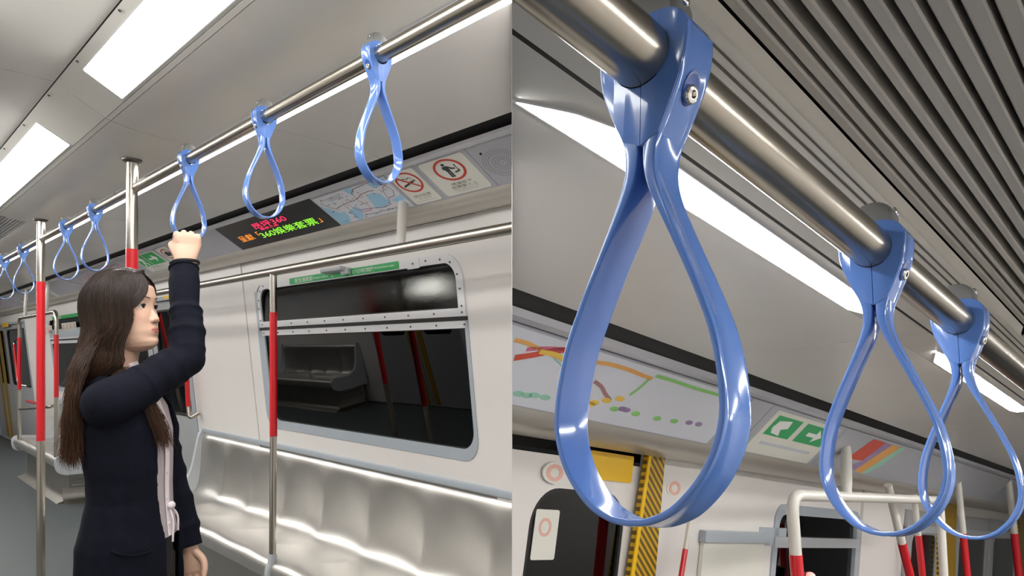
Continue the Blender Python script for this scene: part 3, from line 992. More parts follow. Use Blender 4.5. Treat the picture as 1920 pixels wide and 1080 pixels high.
bm = BM(); ribbon(bm, PA, [(ca - .034 * AS, cb + .032), (ca + .034 * AS, cb - .032)], 0.008, 0, 0.0066); put('slash', bm, 'ink_red', sg, smooth=0, normals=False)
T(PA, '請勿吸煙', ca, 0.048, 0.015, 0.105, 'ink_grey', sg, 0.0056)
T(PA, 'No smoking', ca, 0.032, 0.0075, 0.075, 'ink_grey', sg, 0.0056)
T(PA, 'Maximum penalty for smoking', ca, 0.020, 0.005, 0.115, 'ink_grey', sg, 0.0056)
# speaker grille
spk = thing('speaker_grille', 'round perforated speaker grille in the grey panel at the right edge of the train view', 'speaker', base=PA.p(-1.745, 0.1, 0.004))
ca, cb = PA.at(944, 303)
bm = BM()
for r, n_ in ((0.004, 1), (0.014, 12), (0.022, 20), (0.030, 28), (0.042, 40), (0.050, 44), (0.058, 48)):
    for k in range(n_):
        th = 2 * PI * k / n_
        x, y = ca + 1.5 * r * math.cos(th) * (n_ > 1), cb + r * math.sin(th) * (n_ > 1)
        v = [bm.verts.new(PA.p(x + 1.3 * 0.0018 * math.cos(PI / 3 * j), y + 0.0018 * math.sin(PI / 3 * j), 0.0046)) for j in range(6)]
        bm.faces.new(v)
put('holes', bm, 'screw_dark', spk, smooth=0, kind='stuff')
bm = BM(); cyl(bm, PA.p(ca - 0.055, cb + 0.058, 0.004), PA.n, 0.0045, 0.003, 10); put('screw', bm, 'rubber', spk)

# route map
mp = thing('route_map', 'pale blue and white railway route map between the message display and the signs', 'map', base=PA.p(-2.64, 0, 0.004))
m0, m1 = -2.922, -2.360
flat('map_sheet', PA, rrect(m0, m1, 0.004, 0.176), 'map_white', mp, 0.004, 0.005)
def MP(x, y): return (m0 + (m1 - m0) * x, 0.004 + 0.172 * y)
for pts, m in (([(.0, .78), (.06, .60), (.16, .36), (.22, .40), (.20, .15), (.15, .0), (.0, .0)], 'map_blue'), ([(.24, .32), (.40, .46), (.44, .30), (.38, .10), (.33, .0), (.27, .02), (.27, .2)], 'map_blue'),
               ([(.60, .22), (.64, .62), (.72, .70), (.80, .62), (.82, .32), (.72, .20)], 'map_blue'), ([(.46, 1.0), (.50, .82), (.56, .84), (.60, 1.0)], 'map_blue'), ([(.78, .98), (.80, .78), (.96, .84), (1, .98)], 'map_blue'), ([(.84, .34), (.90, .22), (1.0, .28), (1, .44)], 'map_blue'),
               ([(.14, .90), (.20, .78), (.36, .80), (.40, .95)], 'map_grey')):
    bm = BM(); v = [bm.verts.new(PA.p(*MP(x, y), 0.0052)) for x, y in pts]; bm.faces.new(v); put('water', bm, m, mp, smooth=0, normals=False)
for pts, m in (([(.06, .80), (.10, .62), (.16, .52), (.20, .56), (.30, .60), (.44, .62), (.52, .64), (.60, .74), (.72, .76), (.78, .74)], 'ink_brown'),
               ([(.30, .60), (.30, .20), (.26, .10)], 'ink_brown'), ([(.34, .58), (.38, .36), (.44, .22), (.54, .22), (.56, .40), (.50, .58)], 'ink_pink'),
               ([(.52, .64), (.52, .84), (.58, .94), (.74, .98), (.86, 1.0)], 'ink_brown'), ([(.44, .30), (.58, .26), (.70, .20), (.80, .24), (.84, .42), (.92, .44), (.97, .60), (.94, .78)], 'ink_purple'), ([(.84, .44), (.86, .62), (.90, .76), (.94, .78)], 'ink_purple'),
               ([(.40, .12), (.60, .10), (.78, .10), (.92, .12)], 'ink_grey')):
    bm = BM(); ribbon(bm, PA, [MP(x, y) for x, y in pts], 0.0032, 0, 0.0056); put('route_line', bm, m, mp, smooth=0, normals=False)
bm = BM()
rnd = random.Random(3)
for k in range(70):
    x, y = rnd.uniform(.05, .97), rnd.choice([.06, .14, .30, .46, .66, .70, .80, .88]) + rnd.uniform(-.02, .02)
    a, b = MP(x, y); w = rnd.uniform(.004, .010)
    v = [bm.verts.new(PA.p(a + i * w, b + j * .0014, 0.0055)) for i, j in ((-1, -1), (1, -1), (1, 1), (-1, 1))]; bm.faces.new(v)
put('station_names', bm, 'ink_grey', mp, smooth=0, normals=False, kind='stuff')

# LED message display
led = thing('message_display', 'black LED message display with red, green and orange Chinese text', 'display', base=PA.p(-3.48, 0, 0.003))
l0, l1 = -4.018, -2.938
flat('screen', PA, rrect(l0, l1, 0.0, PW - 0.018, 0.004, 3), 'led_black', led, -0.004, 0.0045)
def TP(body, x0, y0, x1, y1, h, m):
    a, b = PA.at(x0, y0); a2, b2 = PA.at(x1, y1)
    bm = text_bm(PA, body, (a + a2) / 2, (b + b2) / 2, h, abs(a2 - a), 0.0055)
    return put('lettering', bm, m, led, smooth=0, normals=False)
TP('昂坪360', 475, 424, 536, 407, 0.040, 'led_red')
TP('纜車之旅', 490, 429, 522, 419, 0.014, 'led_red')
TP('呈獻「', 452, 449, 488, 437, 0.044, 'led_orange')
TP('360娛樂套票', 490, 440, 594, 412, 0.046, 'led_green')
TP('」', 598, 412, 604, 411, 0.026, 'led_orange')

# emergency exit sign and little warning sticker further along
def px_quad(fr, m, par, c, pts, name):
    bm = BM(); v = [bm.verts.new(fr.p(*fr.at(x, y), c)) for x, y in pts]; bm.faces.new(v)
    return put(name, bm, m, par, room=fr.room, smooth=0, normals=False)
ex = thing('exit_sign', 'pale exit sticker with green running man panels, behind the raised hand', 'sign', base=PA.p(-5.35, 0, 0.004))
e0, e1 = -5.60, -5.12
flat('plate', PA, rrect(e0, e1, 0.006, 0.180, 0.01, 3), 'sign_white', ex, 0.004, 0.0052)
flat('green_panel', PA, rrect(e0 + 0.02, e0 + 0.20, 0.062, 0.172), 'green_sign', ex, 0.0052, 0.006)
flat('green_panel', PA, rrect(e0 + 0.215, e1 - 0.02, 0.062, 0.172), 'green_sign', ex, 0.0052, 0.006)
bm = BM()
cx, cy = e0 + 0.11, 0.117
plate(bm, PA, ell(cx + .02, cy + .042, .016, .010, 12), 0.006, 0.0066)
for pl in ([(-.03, .028), (.03, .028), (.055, .0), (.045, -.006), (.022, .012), (.012, -.012), (.05, -.03), (.04, -.052), (.026, -.046), (.026, -.034), (-.012, -.018), (-.03, -.05), (-.062, -.05), (-.062, -.040), (-.04, -.038), (-.012, .01), (-.04, .004), (-.048, .012)],):
    plate(bm, PA, [(cx + x, cy + y) for x, y in pl], 0.006, 0.0066)
put('figure', bm, 'ink_white', ex, smooth=0)
cx = (e0 + 0.215 + e1 - 0.02) / 2
bm = BM(); plate(bm, PA, [(cx + x * 1.6, cy + y) for x, y in [(-.05, -.008), (.01, -.008), (.01, -.034), (.05, 0), (.01, .034), (.01, .008), (-.05, .008)]], 0.006, 0.0066); put('arrow', bm, 'ink_white', ex, smooth=0)
T(PA, '緊急出口', (e0 + e1) / 2, 0.044, 0.018, 0.22, 'ink_grey', ex, 0.0056)
T(PA, 'Emergency exit', (e0 + e1) / 2, 0.022, 0.012, 0.26, 'ink_grey', ex, 0.0056)
ws = thing('warning_sticker', 'small white sticker with a brown ring left of the raised hand', 'sign', base=PA.p(-5.0, 0, 0.004))
flat('plate', PA, rrect(-5.06, -4.86, 0.006, 0.180, 0.008, 3), 'sign_white', ws, 0.004, 0.0052)
ring(PA, -4.96, 0.118, 0.048, 0.040, 'ink_red', ws, 0.0052, 0.006, asp=1.7)
flat('figure', PA, [(-5.0, 0.10), (-4.93, 0.10), (-4.90, 0.125), (-4.96, 0.142), (-5.0, 0.13)], 'ink_black', ws, 0.0052, 0.006)

def line_map(label, s0, s1, seed, cols):
    o = thing('route_map', label, 'map', base=PA.p(-(s0 + s1) / 2, 0, 0.004))
    flat('map_sheet', PA, rrect(-s1 + 0.02, -s0 - 0.02, 0.006, 0.178), 'fascia_grey', o, 0.004, 0.005)
    rn = random.Random(seed)
    for k in range(7):
        x = -s1 + 0.1 + (s1 - s0 - 0.2) * rn.random(); y = rn.uniform(.03, .15)
        pts = [(x, y)]
        for q in range(4):
            x = min(-s0 - 0.06, x + rn.uniform(.08, .22)); y = min(.165, max(.02, y + rn.choice([-.04, 0, .04]))); pts.append((x, y))
        bm = BM(); ribbon(bm, PA, pts, 0.006, 0, 0.0054); put('route_line', bm, cols[k % len(cols)], o, smooth=0, normals=False)
    bm = BM()
    for k in range(26):
        plate(bm, PA, ell(rn.uniform(-s1 + .1, -s0 - .1), rn.choice([.04, .08, .12, .155]), .014, .006, 8), 0.005, 0.0058)
    put('station_dots', bm, cols[0], o, smooth=0, kind='stuff')
line_map('grey route map with pink lines behind the hanging straps left of the woman', 5.86, 7.72, 5, ['ink_pink', 'ink_grey', 'ink_pink', 'ink_purple', 'ink_brown'])
line_map('far grey route map near the left edge', 9.85, 12.1, 8, ['ink_pink', 'ink_grey', 'ink_purple'])
s2_, *_ = sign_a('warning_sticker', 'pale sticker on the far fascia right of the left red pole', 'sign', [(90, 542), (112, 558)])
s3_, e0, e1, eb0, eb1 = sign_a('exit_sign', 'small green exit sticker on the far fascia left of the red pole', 'sign', [(27, 558), (46, 566)])
flat('green_panel', PA, rrect(e0 + 0.03, e1 - 0.03, eb0 + (eb1 - eb0) * .3, eb1 - .008), 'green_sign', s3_, 0.0055, 0.0062)
# yellow door labels
for (x0, y0, x1, y1, lab) in ((308, 553, 322, 561, 'yellow label above the near door, beside the sleeve'), (5, 604, 16, 614, 'yellow label above the striped far door')):
    a0, b0 = WA.at(x0, y1); a1, b1 = WA.at(x1, y0)
    tag(flat('door_label', WA, rrect(a0, a1, b0, b1), 'yellow_sign', None, 0.004, 0.006), lab, 'label')
# pictogram stickers at far window
for (x0, y0, x1, y1, lab) in ((80, 610, 97, 628, 'white sticker of small red figures inside the rail hoop'), (117, 603, 142, 620, 'white sticker strip of red figures right of the rail hoop')):
    a0, b0 = WA.at(x0, y1, 0.012); a1, b1 = WA.at(x1, y0, 0.012)
    o = thing('pictogram_sticker', lab, 'sign', base=WA.p((a0 + a1) / 2, b0, 0.012))
    flat('plate', WA, rrect(a0, a1, b0, b1), 'sign_white', o, 0.0115, 0.013)
    nn = max(2, int((a1 - a0) / 0.14))
    for k in range(nn):
        c_ = a0 + (a1 - a0) * (k + .5) / nn
        ring(WA, c_, (b0 + b1) / 2, 0.34 * (b1 - b0), 0.26 * (b1 - b0), 'ink_red', o, 0.013, 0.014)
bm = BM(); plate(bm, WA, rrect(-9.98, -8.12, 0.17, 0.262), 0.010, 0.013); put('roller_blind', bm, 'surround_blue', win2, smooth=0)
#@@PART3
# ================================================================== hanging straps (one shape, built once, copied)
OUT = [(0.0, 0.0300), (0.010, 0.0297), (0.021, 0.0275), (0.0295, 0.0215), (0.0338, 0.0120), (0.0335, 0.000), (0.0302, -0.018), (0.0212, -0.041), (0.0136, -0.058)]
LOOP = [(0.0345, 0.0125), (0.0341, 0.000), (0.0308, -0.018), (0.0217, -0.041), (0.0141, -0.058), (0.0114, -0.072), (0.0122, -0.086), (0.0178, -0.104), (0.0297, -0.132), (0.0443, -0.165), (0.0548, -0.194), (0.0603, -0.226), (0.0590, -0.250), (0.0490, -0.273), (0.0315, -0.292), (0.0145, -0.3005), (0.0, -0.3025)]
RI = 0.0220
def smooth2(pts, n): return [Vector((p.x, p.y)) for p in catmull([Vector((a, b, 0)) for a, b in pts], n)]
def half_clamp(sign, d, name, par):
    o = [Vector(OUT[0])] + smooth2(OUT[:5], 4)[1:] + smooth2(OUT[4:], 5)[1:]
    o = o + [Vector((0.0004, -0.0635))]
    o[0] = Vector((0.0004, 0.0300))
    arc = [Vector((max(0.0004, RI * math.sin(th)), -RI * math.cos(th))) for th in [PI * k / 16 for k in range(17)]]
    loop = o + arc                                    # down the outside, then up along the bore
    n = len(loop); no = len(o)
    def inset(i, e):
        a, b = loop[(i - 1) % n], loop[(i + 1) % n]
        dd = (b - a)
        if dd.length < 1e-9: return loop[i]
        dd.normalize()
        return loop[i] + Vector((-dd.y, dd.x)) * (-e)     # outline runs clockwise: interior on the right
    bm = BM()
    rows = []
    for y, e in ((-d, 0.0013), (-d + 0.0004, 0.0004), (-d + 0.0013, 0), (d - 0.0013, 0), (d - 0.0004, 0.0004), (d, 0.0013)):
        r = []
        for i in range(n):
            # depth narrows towards the neck
            p = inset(i, e) if 0 < i < no - 1 else loop[i]
            k = 1.0 if p.y > 0.013 else 1.0 - 0.095 * min(1, (0.013 - p.y) / 0.075) ** 1.3
            r.append((p.x * sign, y * k, p.y))
        rows.append(r)
    vs = quad_grid(bm, rows, closed_u=True)
    f0 = bm.faces.new(vs[0]); f1 = bm.faces.new(list(reversed(vs[-1])))
    bmesh.ops.triangulate(bm, faces=[f0, f1])
    return put(name, bm, 'blue_plastic', par, room=None, clip=False, smooth=30)

def make_strap():
    st = thing('hanging_strap', 'x', 'strap', room=None)
    half_clamp(1, 0.0168, 'clamp', st)
    half_clamp(-1, 0.0163, 'clamp', st)
    # the loop: a flat band following the teardrop, thicker at the neck
    right = smooth2(LOOP, 7)
    path = right + [Vector((-p.x, p.y)) for p in reversed(right[:-1])]
    n = len(path)
    bm = BM(); rows = []
    for i, p in enumerate(path):
        a, b = path[max(0, i - 1)], path[min(n - 1, i + 1)]
        d = (b - a).normalized()
        nn = Vector((-d.y, d.x))                    # outward
        if nn.dot(p - Vector((0, -0.2))) < 0 and abs(p.x) > 0.03: nn = -nn
        nn = Vector((d.y, -d.x)); nn = -nn if nn.dot(Vector((p.x, (p.y + 0.20) * 1.0 if p.y < -0.2 else 0.0))) < 0 else nn
        k = max(0.0, min(1.0, (p.y + 0.15) / 0.088))
        th = 0.0042 + 0.0066 * k * k if p.y < -0.055 else max(0.0045, 0.0108 - 0.14 * (p.y + 0.055))
        w = 0.0156 - 0.0010 * k + 0.0016 * max(0.0, min(1.0, (p.y + 0.06) / 0.06))
        e = 0.0011
        prof = [(-w, e), (-w + 0.0004, 0.0003), (-w + e, 0.0), (-w + 0.0042, 0.0), (-w + 0.0052, 0.0005), (w - 0.0052, 0.0005), (w - 0.0042, 0.0), (w - e, 0.0), (w - 0.0004, 0.0003), (w, e),
                (w, th - e), (w - 0.0004, th - 0.0003), (w - e, th), (-w + e, th), (-w + 0.0004, th - 0.0003), (-w, th - e)]
        rows.append([(p.x - nn.x * q, y, p.y - nn.y * q) for y, q in prof])
    vs = quad_grid(bm, rows, closed_u=True)
    bm.faces.new(vs[0]); bm.faces.new(list(reversed(vs[-1])))
    put('loop', bm, 'blue_plastic', st, room=None, clip=False, smooth=40)
    # screw on the flank; seat lies flush, recess shade put into its darker blue
    nrm = Vector((0.924, 0, -0.38)); c = Vector((0.0268, 0.0, -0.0285)) ; tdir = Vector((-0.38, 0, -0.924)); sd = Vector((0, 1, 0))
    bm = BM()
    rows = []
    for r, o in ((0.0098, 0.0002), (0.0088, 0.0004), (0.0074, 0.0003), (0.0070, 0.0002), (0.0004, 0.0002)):
        rows.append([c - tdir * 0.0025 + nrm * o + (sd * math.cos(2 * PI * k / 24) * 0.82 + tdir * math.sin(2 * PI * k / 24) * 1.18) * r for k in range(24)])
    quad_grid(bm, rows, closed_u=True); put('screw_seat', bm, 'blue_recess', st, room=None, clip=False)
    bm = BM(); rows = []
    c2 = c + nrm * 0.0002 + tdir * 0.0015
    for r, o, six in ((0.0062, 0.0, 0), (0.0062, 0.0022, 0), (0.0052, 0.0034, 0), (0.0036, 0.0038, 0), (0.0030, 0.0037, 1), (0.0028, 0.0012, 1), (0.0002, 0.0012, 1)):
        row = []
        for k in range(24):
            th = 2 * PI * k / 24
            rr = r * (math.cos(PI / 6) / math.cos((th % (PI / 3)) - PI / 6) if six else 1.0)
            row.append(c2 + nrm * o + (sd * math.cos(th) + tdir * math.sin(th)) * rr)
        rows.append(row)
    quad_grid(bm, rows, closed_u=True); put('screw', bm, 'chrome', st, room=None, clip=False, smooth=25)
    # grey stop clamped on the rail above the strap
    bm = BM()
    o = [(-0.021, 0.012), (-0.0225, 0.030), (-0.020, 0.044), (-0.011, 0.052), (0.0, 0.0545), (0.011, 0.052), (0.020, 0.044), (0.0225, 0.030), (0.021, 0.012)]
    o = [Vector((p.x, p.y)) for p in smooth2(o, 3)]
    rows = []
    for y, e in ((-0.0135, 0.86), (-0.0115, 0.96), (-0.008, 1.0), (0.008, 1.0), (0.0115, 0.96), (0.0135, 0.86)):
        rows.append([(p.x * e, y, 0.02 + (p.y - 0.02) * e) for p in o])
    vs = quad_grid(bm, rows, closed_u=True); bm.faces.new(vs[0]); bm.faces.new(list(reversed(vs[-1])))
    cl = put('rail_stop', bm, 'clip_grey', st, room=None, clip=False)
    bm = BM(); cyl(bm, (0.0185, 0, 0.041), (0.8, 0, 0.25), 0.0052, 0.005, 12, bev=0.001); put('screw', bm, 'chrome', cl, room=None, clip=False)
    return st

PROTO = make_strap()
def place_strap(o, room, pos, scale, flip, tilt=0.0, yaw=0.0):
    R = Matrix.Rotation(PI if flip else 0.0, 4, 'Z') @ Matrix.Rotation(yaw, 4, 'Z') @ Matrix.Rotation(tilt, 4, 'Y')
    o.matrix_world = room.M @ Matrix.Translation(Vector(pos)) @ R @ Matrix.Scale(scale, 4)
SB = (-0.2485, 0.293)
strapsB = [(0.370, 'blue hanging strap filling the right view, nearest and largest of all straps', 0),
           (0.805, 'second blue hanging strap of the right view, behind the largest one', 0.0),
           (1.155, 'third and smallest blue hanging strap of the right view, partly behind the second', 0.0)]
for i, (s, lab, tl) in enumerate(strapsB):
    o = PROTO if i == 0 else copy_tree(PROTO)
    tag(o, lab, 'strap', 'straps in the close view')
    place_strap(o, RB, (SB[0], s, SB[1]), 1.0, False, tl)
strapsA = [(1.300, 'blue hanging strap at top right of the train view, nearest the bulkhead', 0.03, 0.10),
           (1.845, 'blue hanging strap in front of the LED message display', 0.0, 0.03),
           (2.405, 'blue hanging strap gripped by the raised hand of the woman', 0.0, 0.10),
           (3.55, 'blue hanging strap just left of the pole behind her head', 0.0, 0.0),
           (4.09, 'blue hanging strap just right of the tall red pole at the left', 0.0, 0.0),
           (5.20, 'blue hanging strap just left of the tall red pole at the left', 0.02, 0.0),
           (5.86, 'farthest blue hanging strap, at the left edge of the picture', 0.0, 0.0)]
for s, lab, tl, yw in strapsA:
    o = copy_tree(PROTO)
    tag(o, lab, 'strap', 'straps along the overhead rail')
    place_strap(o, RA, (RT, s, RH), 0.88, True, tl, yw)

# ================================================================== CARRIAGE B (close view of the strap)
WBT = -1.25
WB = Fr(RB, (WBT, 0, 0), (0, 1, 0), (0.10, 0, 1))              # wall frame, a = s, b ~ h
PB = Fr(RB, (-1.10, 0, 0.209), (0, 1, 0), (0.145, 0, 0.143))   # fascia frame
PBW = 0.2037
SB0, SB1 = -0.6, 9.0
bm = BM(); box(bm, -1.5, 1.2, SB0, SB1, FLOOR_B - 0.05, FLOOR_B); put('floor', bm, 'floor_vinyl', room=RB, kind='structure', smooth=0)
bm = BM(); strip(bm, [(-1.5, 0.40), (-1.0, 0.47), (-0.3, 0.475), (1.3, 0.475)], SB0, SB1, 0.01)
ceilB = put('ceiling', bm, 'dark_gap', room=RB, kind='structure', smooth=0)
def panelB(prof, s0, s1, m, name='ceiling_panel'):
    b = BM(); strip(b, prof, s0 + 0.0008, s1 - 0.0008, 0.006)
    return put(name, b, m, ceilB, room=RB)
segs = [(-0.6, 0.352), (0.352, 1.62), (1.62, 3.1), (3.1, 6.0), (6.0, 9.0)]
for a, b_ in segs:
    panelB([(-0.905, 0.392), (-0.885, 0.378), (-0.80, 0.383), (-0.70, 0.3885), (-0.60, 0.393), (-0.478, 0.396)], a, b_, 'cove_grey')
    panelB([(-0.477, 0.3962), (-0.404, 0.396)], a, b_, 'ceiling_grey', 'light_trough')
    panelB([(-0.398, 0.395), (-0.34, 0.396), (-0.268, 0.397)], a, b_, 'ceiling_grey')
# ventilation slats above and beyond the rail
st0 = 1.75
slat_t = [-0.262, -0.247, -0.231, -0.2135, -0.1945, -0.1755, -0.156, -0.1365, -0.116, -0.0955, -0.075, -0.0545]
gaps = [0.003, 0.004, 0.0105, 0.0095, 0.0085, 0.0066, 0.0060, 0.0055, 0.0050, 0.0046, 0.0040]
for k in range(len(slat_t) - 1):
    t0, t1 = slat_t[k], slat_t[k + 1] - gaps[k]
    h = 0.4195 + 0.0006 * (k % 3) - 0.001 * (k == 2)
    b = BM(); prism(b, [(t0, h + 0.004), (t0 + 0.002, h), (t1 - 0.002, h), (t1, h + 0.002), (t1, h + 0.030), (t0, h + 0.030)], SB0, st0)
    put('slat', b, 'slat_grey', ceilB, room=RB, smooth=0)
panelB([(-0.2685, 0.398), (-0.2675, 0.408), (-0.2635, 0.4195)], SB0, st0, 'ceiling_grey')
panelB([(-0.0535, 0.420), (0.10, 0.421), (0.35, 0.423)], SB0, 9.0, 'ceiling_grey')
panelB([(0.352, 0.423), (0.80, 0.410), (1.25, 0.36)], SB0, 9.0, 'cove_grey')
panelB([(-0.2675, 0.398), (-0.255, 0.419), (-0.16, 0.4195), (-0.0545, 0.420)], st0 + 0.02, 9.0, 'ceiling_grey')
# lamps
STB = Fr(RB, (-0.473, 0, 0.3955), (0, 1, 0), (1, 0, 0))
def lampB(label, poly, group=None):
    t = thing('strip_light', label, 'ceiling light', base=STB.p(poly[0][0], 0.02, 0), room=RB, group=group)
    bm = BM(); plate(bm, STB, poly, -0.002, 0.003); put('diffuser', bm, 'lamp_b', t, room=RB, smooth=0)
    cx = sum(p[0] for p in poly) / len(poly); cy = sum(p[1] for p in poly) / len(poly)
    o = []
    for i, p in enumerate(poly):
        o.append((p[0] + (0.006 if p[0] > cx else -0.006), p[1] + (0.003 if p[1] > cy else -0.003)))
    bm = BM(); plate(bm, STB, o, -0.003, 0.002, [poly]); put('lamp_frame', bm, 'frame_white', t, room=RB, smooth=0)
bm = BM(); box(bm, -0.4045, -0.3975, SB0, SB1, 0.3958, 0.404); put('groove', bm, 'dark_gap', ceilB, room=RB, smooth=0)
for t_, w_ in ((-0.303, 0.0008), (-0.290, 0.0014), (-0.279, 0.0010)):
    bm = BM(); box(bm, t_ - w_, t_ + w_, SB0, SB1, 0.3958, 0.400); put('groove', bm, 'screw_dark', ceilB, room=RB, smooth=0)
lampB('long white strip light behind the largest strap', [(0.462, 0.0), (1.36, 0.0), (1.40, 0.012), (1.39, 0.046), (0.585, 0.050), (0.52, 0.030)])
lampB('second white strip light, behind the third strap', [(1.92, 0.003), (2.78, 0.0), (2.82, 0.012), (2.80, 0.046), (1.88, 0.048), (1.80, 0.036)])
lampB('third white strip light at the right edge', [(3.02, 0.0), (4.6, 0.0), (4.6, 0.046), (2.98, 0.046)])
CLB = Fr(RB, (0.45, 0, 0.418), (0, 1, 0), (1, 0, 0.02))
def lampB2(a0, a1):
    t = thing('ceiling_light', {0.2: 'nearest', 2.0: 'middle', 4.0: 'farthest'}[a0] + ' ceiling light panel on the far side of the right carriage', 'ceiling light', base=CLB.p(a0, 0, 0), room=RB, group='ceiling lights on the far side of the right carriage')
    bm = BM(); plate(bm, CLB, rrect(a0, a1, 0.0, 0.14, 0.01, 3), -0.002, 0.004); put('diffuser', bm, 'lamp_b', t, room=RB, smooth=0)
    bm = BM(); plate(bm, CLB, rrect(a0 - 0.012, a1 + 0.012, -0.012, 0.152, 0.01, 3), -0.004, 0.003, [rrect(a0, a1, 0.0, 0.14, 0.01, 3)]); put('lamp_frame', bm, 'frame_white', t, room=RB, smooth=0)
lampB2(0.2, 1.5); lampB2(2.0, 3.4); lampB2(4.0, 5.5)

# fascia with the route map and stickers
bm = BM(); strip(bm, [(-0.93, 0.43), (-0.965, 0.362), (-1.115, 0.21), (-1.32, 0.20)], SB0, SB1, 0.004)
fasB = put('trim_3', bm, 'black_trim', room=RB, kind='structure', smooth=0)
bm = BM(); prism(bm, [(-0.938, 0.366), (-0.946, 0.352), (-0.962, 0.346), (-0.966, 0.352), (-0.952, 0.366)], SB0, SB1); put('fascia_lip', bm, 'fascia_lip', fasB, room=RB, smooth=0)
fb = [-0.6, 0.55, 1.98, 2.12, 2.72, 4.4, 6.4, 9.0]
for i in range(len(fb) - 1):
    bm = BM(); plate(bm, PB, rrect(fb[i] + 0.002, fb[i + 1] - 0.002, 0.0, PBW - 0.012), -0.004, 0.004); put('fascia_panel', bm, 'fascia_grey', fasB, room=RB, smooth=0)
bm = BM(); strip(bm, [(-1.099, 0.2075), (-1.106, 0.192), (-1.125, 0.178), (-1.16, 0.168), (-1.205, 0.160), (-1.225, 0.162)][::-1], SB0, SB1, 0.004); put('cornice', bm, 'cornice_metal', fasB, room=RB)
mpB = thing('route_map', 'blurred route map with orange, red and green lines behind the largest strap', 'map', base=PB.p(1.2, 0, 0.004), room=RB)
flat('map_sheet', PB, rrect(0.60, 1.95, 0.004, PBW - 0.016, 0.004, 2), 'map_white', mpB, 0.004, 0.005)
def lineB(pxs, w, m, par=mpB, fr=PB, c=0.0056):
    pts = [fr.at(x, y) for x, y in pxs]
    bm = BM(); ribbon(bm, fr, [tuple(p) for p in [Vector((q.x, q.y)) for q in catmull([Vector((a, b, 0)) for a, b in pts], 4)]], w, 0, c)
    return put('route_line', bm, m, par, room=RB, smooth=0, normals=False)
lineB([(962, 668), (1000, 662), (1035, 655), (1062, 653)], 0.016, 'soft_red')
lineB([(962, 634), (985, 640), (1010, 652), (1040, 665), (1062, 672)], 0.010, 'soft_orange')
lineB([(985, 652), (1020, 650), (1060, 652)], 0.010, 'soft_pink')
lineB([(1010, 656), (1040, 662), (1055, 672)], 0.012, 'soft_yellow', c=0.0060)
lineB([(1110, 676), (1140, 680), (1175, 690), (1200, 700), (1220, 708)], 0.011, 'soft_orange')
lineB([(1112, 712), (1125, 722), (1132, 735), (1142, 748)], 0.010, 'soft_brown')
lineB([(1178, 738), (1190, 730), (1205, 718), (1215, 708)], 0.010, 'soft_lime')
lineB([(1228, 702), (1262, 712), (1300, 725), (1352, 740)], 0.010, 'soft_lime')
lineB([(1035, 668), (1048, 680), (1056, 694), (1062, 702)], 0.004, 'soft_teal')
for dots, m in (([(970, 735), (985, 738), (1000, 738), (1020, 742)], 'soft_teal'), ([(1105, 755), (1112, 752), (1160, 745), (1135, 748)], 'soft_yellow'), ([(1165, 764), (1172, 766)], 'soft_purple'),
                ([(1150, 764), (1190, 773), (1230, 782), (1262, 787)], 'soft_lime'), ([(1290, 790), (1308, 793)], 'soft_purple')):
    bm = BM()
    for x, y in dots:
        a, b = PB.at(x, y); plate(bm, PB, ell(a, b, 0.018, 0.008, 10), 0.005, 0.0058)
    put('station_dots', bm, m, mpB, room=RB, smooth=0, kind='stuff')
def quadB(name, label, cat, px, m, fr=PB, c0=0.004, c1=0.0055, r=0.006):
    A = [fr.at(x, y) for x, y in px]
    a0 = min(p[0] for p in A); a1 = max(p[0] for p in A); b0 = min(p[1] for p in A); b1 = max(p[1] for p in A)
    o = thing(name, label, cat, base=fr.p((a0 + a1) / 2, b0, c0), room=RB)
    flat('plate', fr, rrect(a0, a1, b0, b1, r, 3), m, o, c0, c1)
    return o, a0, a1, b0, b1
gsn = thing('exit_sign', 'white and green exit sticker on the fascia left of the second strap', 'sign', base=PB.p(2.4, 0, 0.004), room=RB)
g0, g1 = 2.17, 2.68
flat('plate', PB, rrect(g0, g1, 0.004, 0.180, 0.01, 3), 'sign_white', gsn, 0.004, 0.0052)
flat('green_panel', PB, rrect(g0 + 0.03, g0 + 0.21, 0.085, 0.165), 'soft_green', gsn, 0.0052, 0.006)
flat('green_panel', PB, rrect(g0 + 0.25, g1 - 0.03, 0.085, 0.165), 'soft_green', gsn, 0.0052, 0.006)
bm = BM(); plate(bm, PB, [(g0 + 0.10 + x, 0.125 + y) for x, y in [(-.04, .02), (.04, .03), (.05, .0), (.01, -.01), (.03, -.035), (-.03, -.03), (-.05, -.01)]], 0.006, 0.0066); put('figure', bm, 'ink_white', gsn, room=RB, smooth=0)
bm = BM(); plate(bm, PB, [(g0 + 0.365 + x * 1.5, 0.125 + y) for x, y in [(-.04, -.008), (.005, -.008), (.005, -.028), (.04, 0), (.005, .028), (.005, .008), (-.04, .008)]], 0.006, 0.0066); put('arrow', bm, 'ink_white', gsn, room=RB, smooth=0)
flat('text_bar', PB, rrect(g0 + 0.06, g1 - 0.06, 0.045, 0.058), 'map_grey', gsn, 0.0052, 0.0058)
adv = thing('striped_poster', 'poster with diagonal red, purple and orange bands inside the second strap', 'poster', base=PB.p(3.2, 0, 0.004), room=RB)
flat('plate', PB, rrect(2.74, 4.35, 0.004, 0.184, 0.006, 2), 'fascia_grey', adv, 0.004, 0.005)
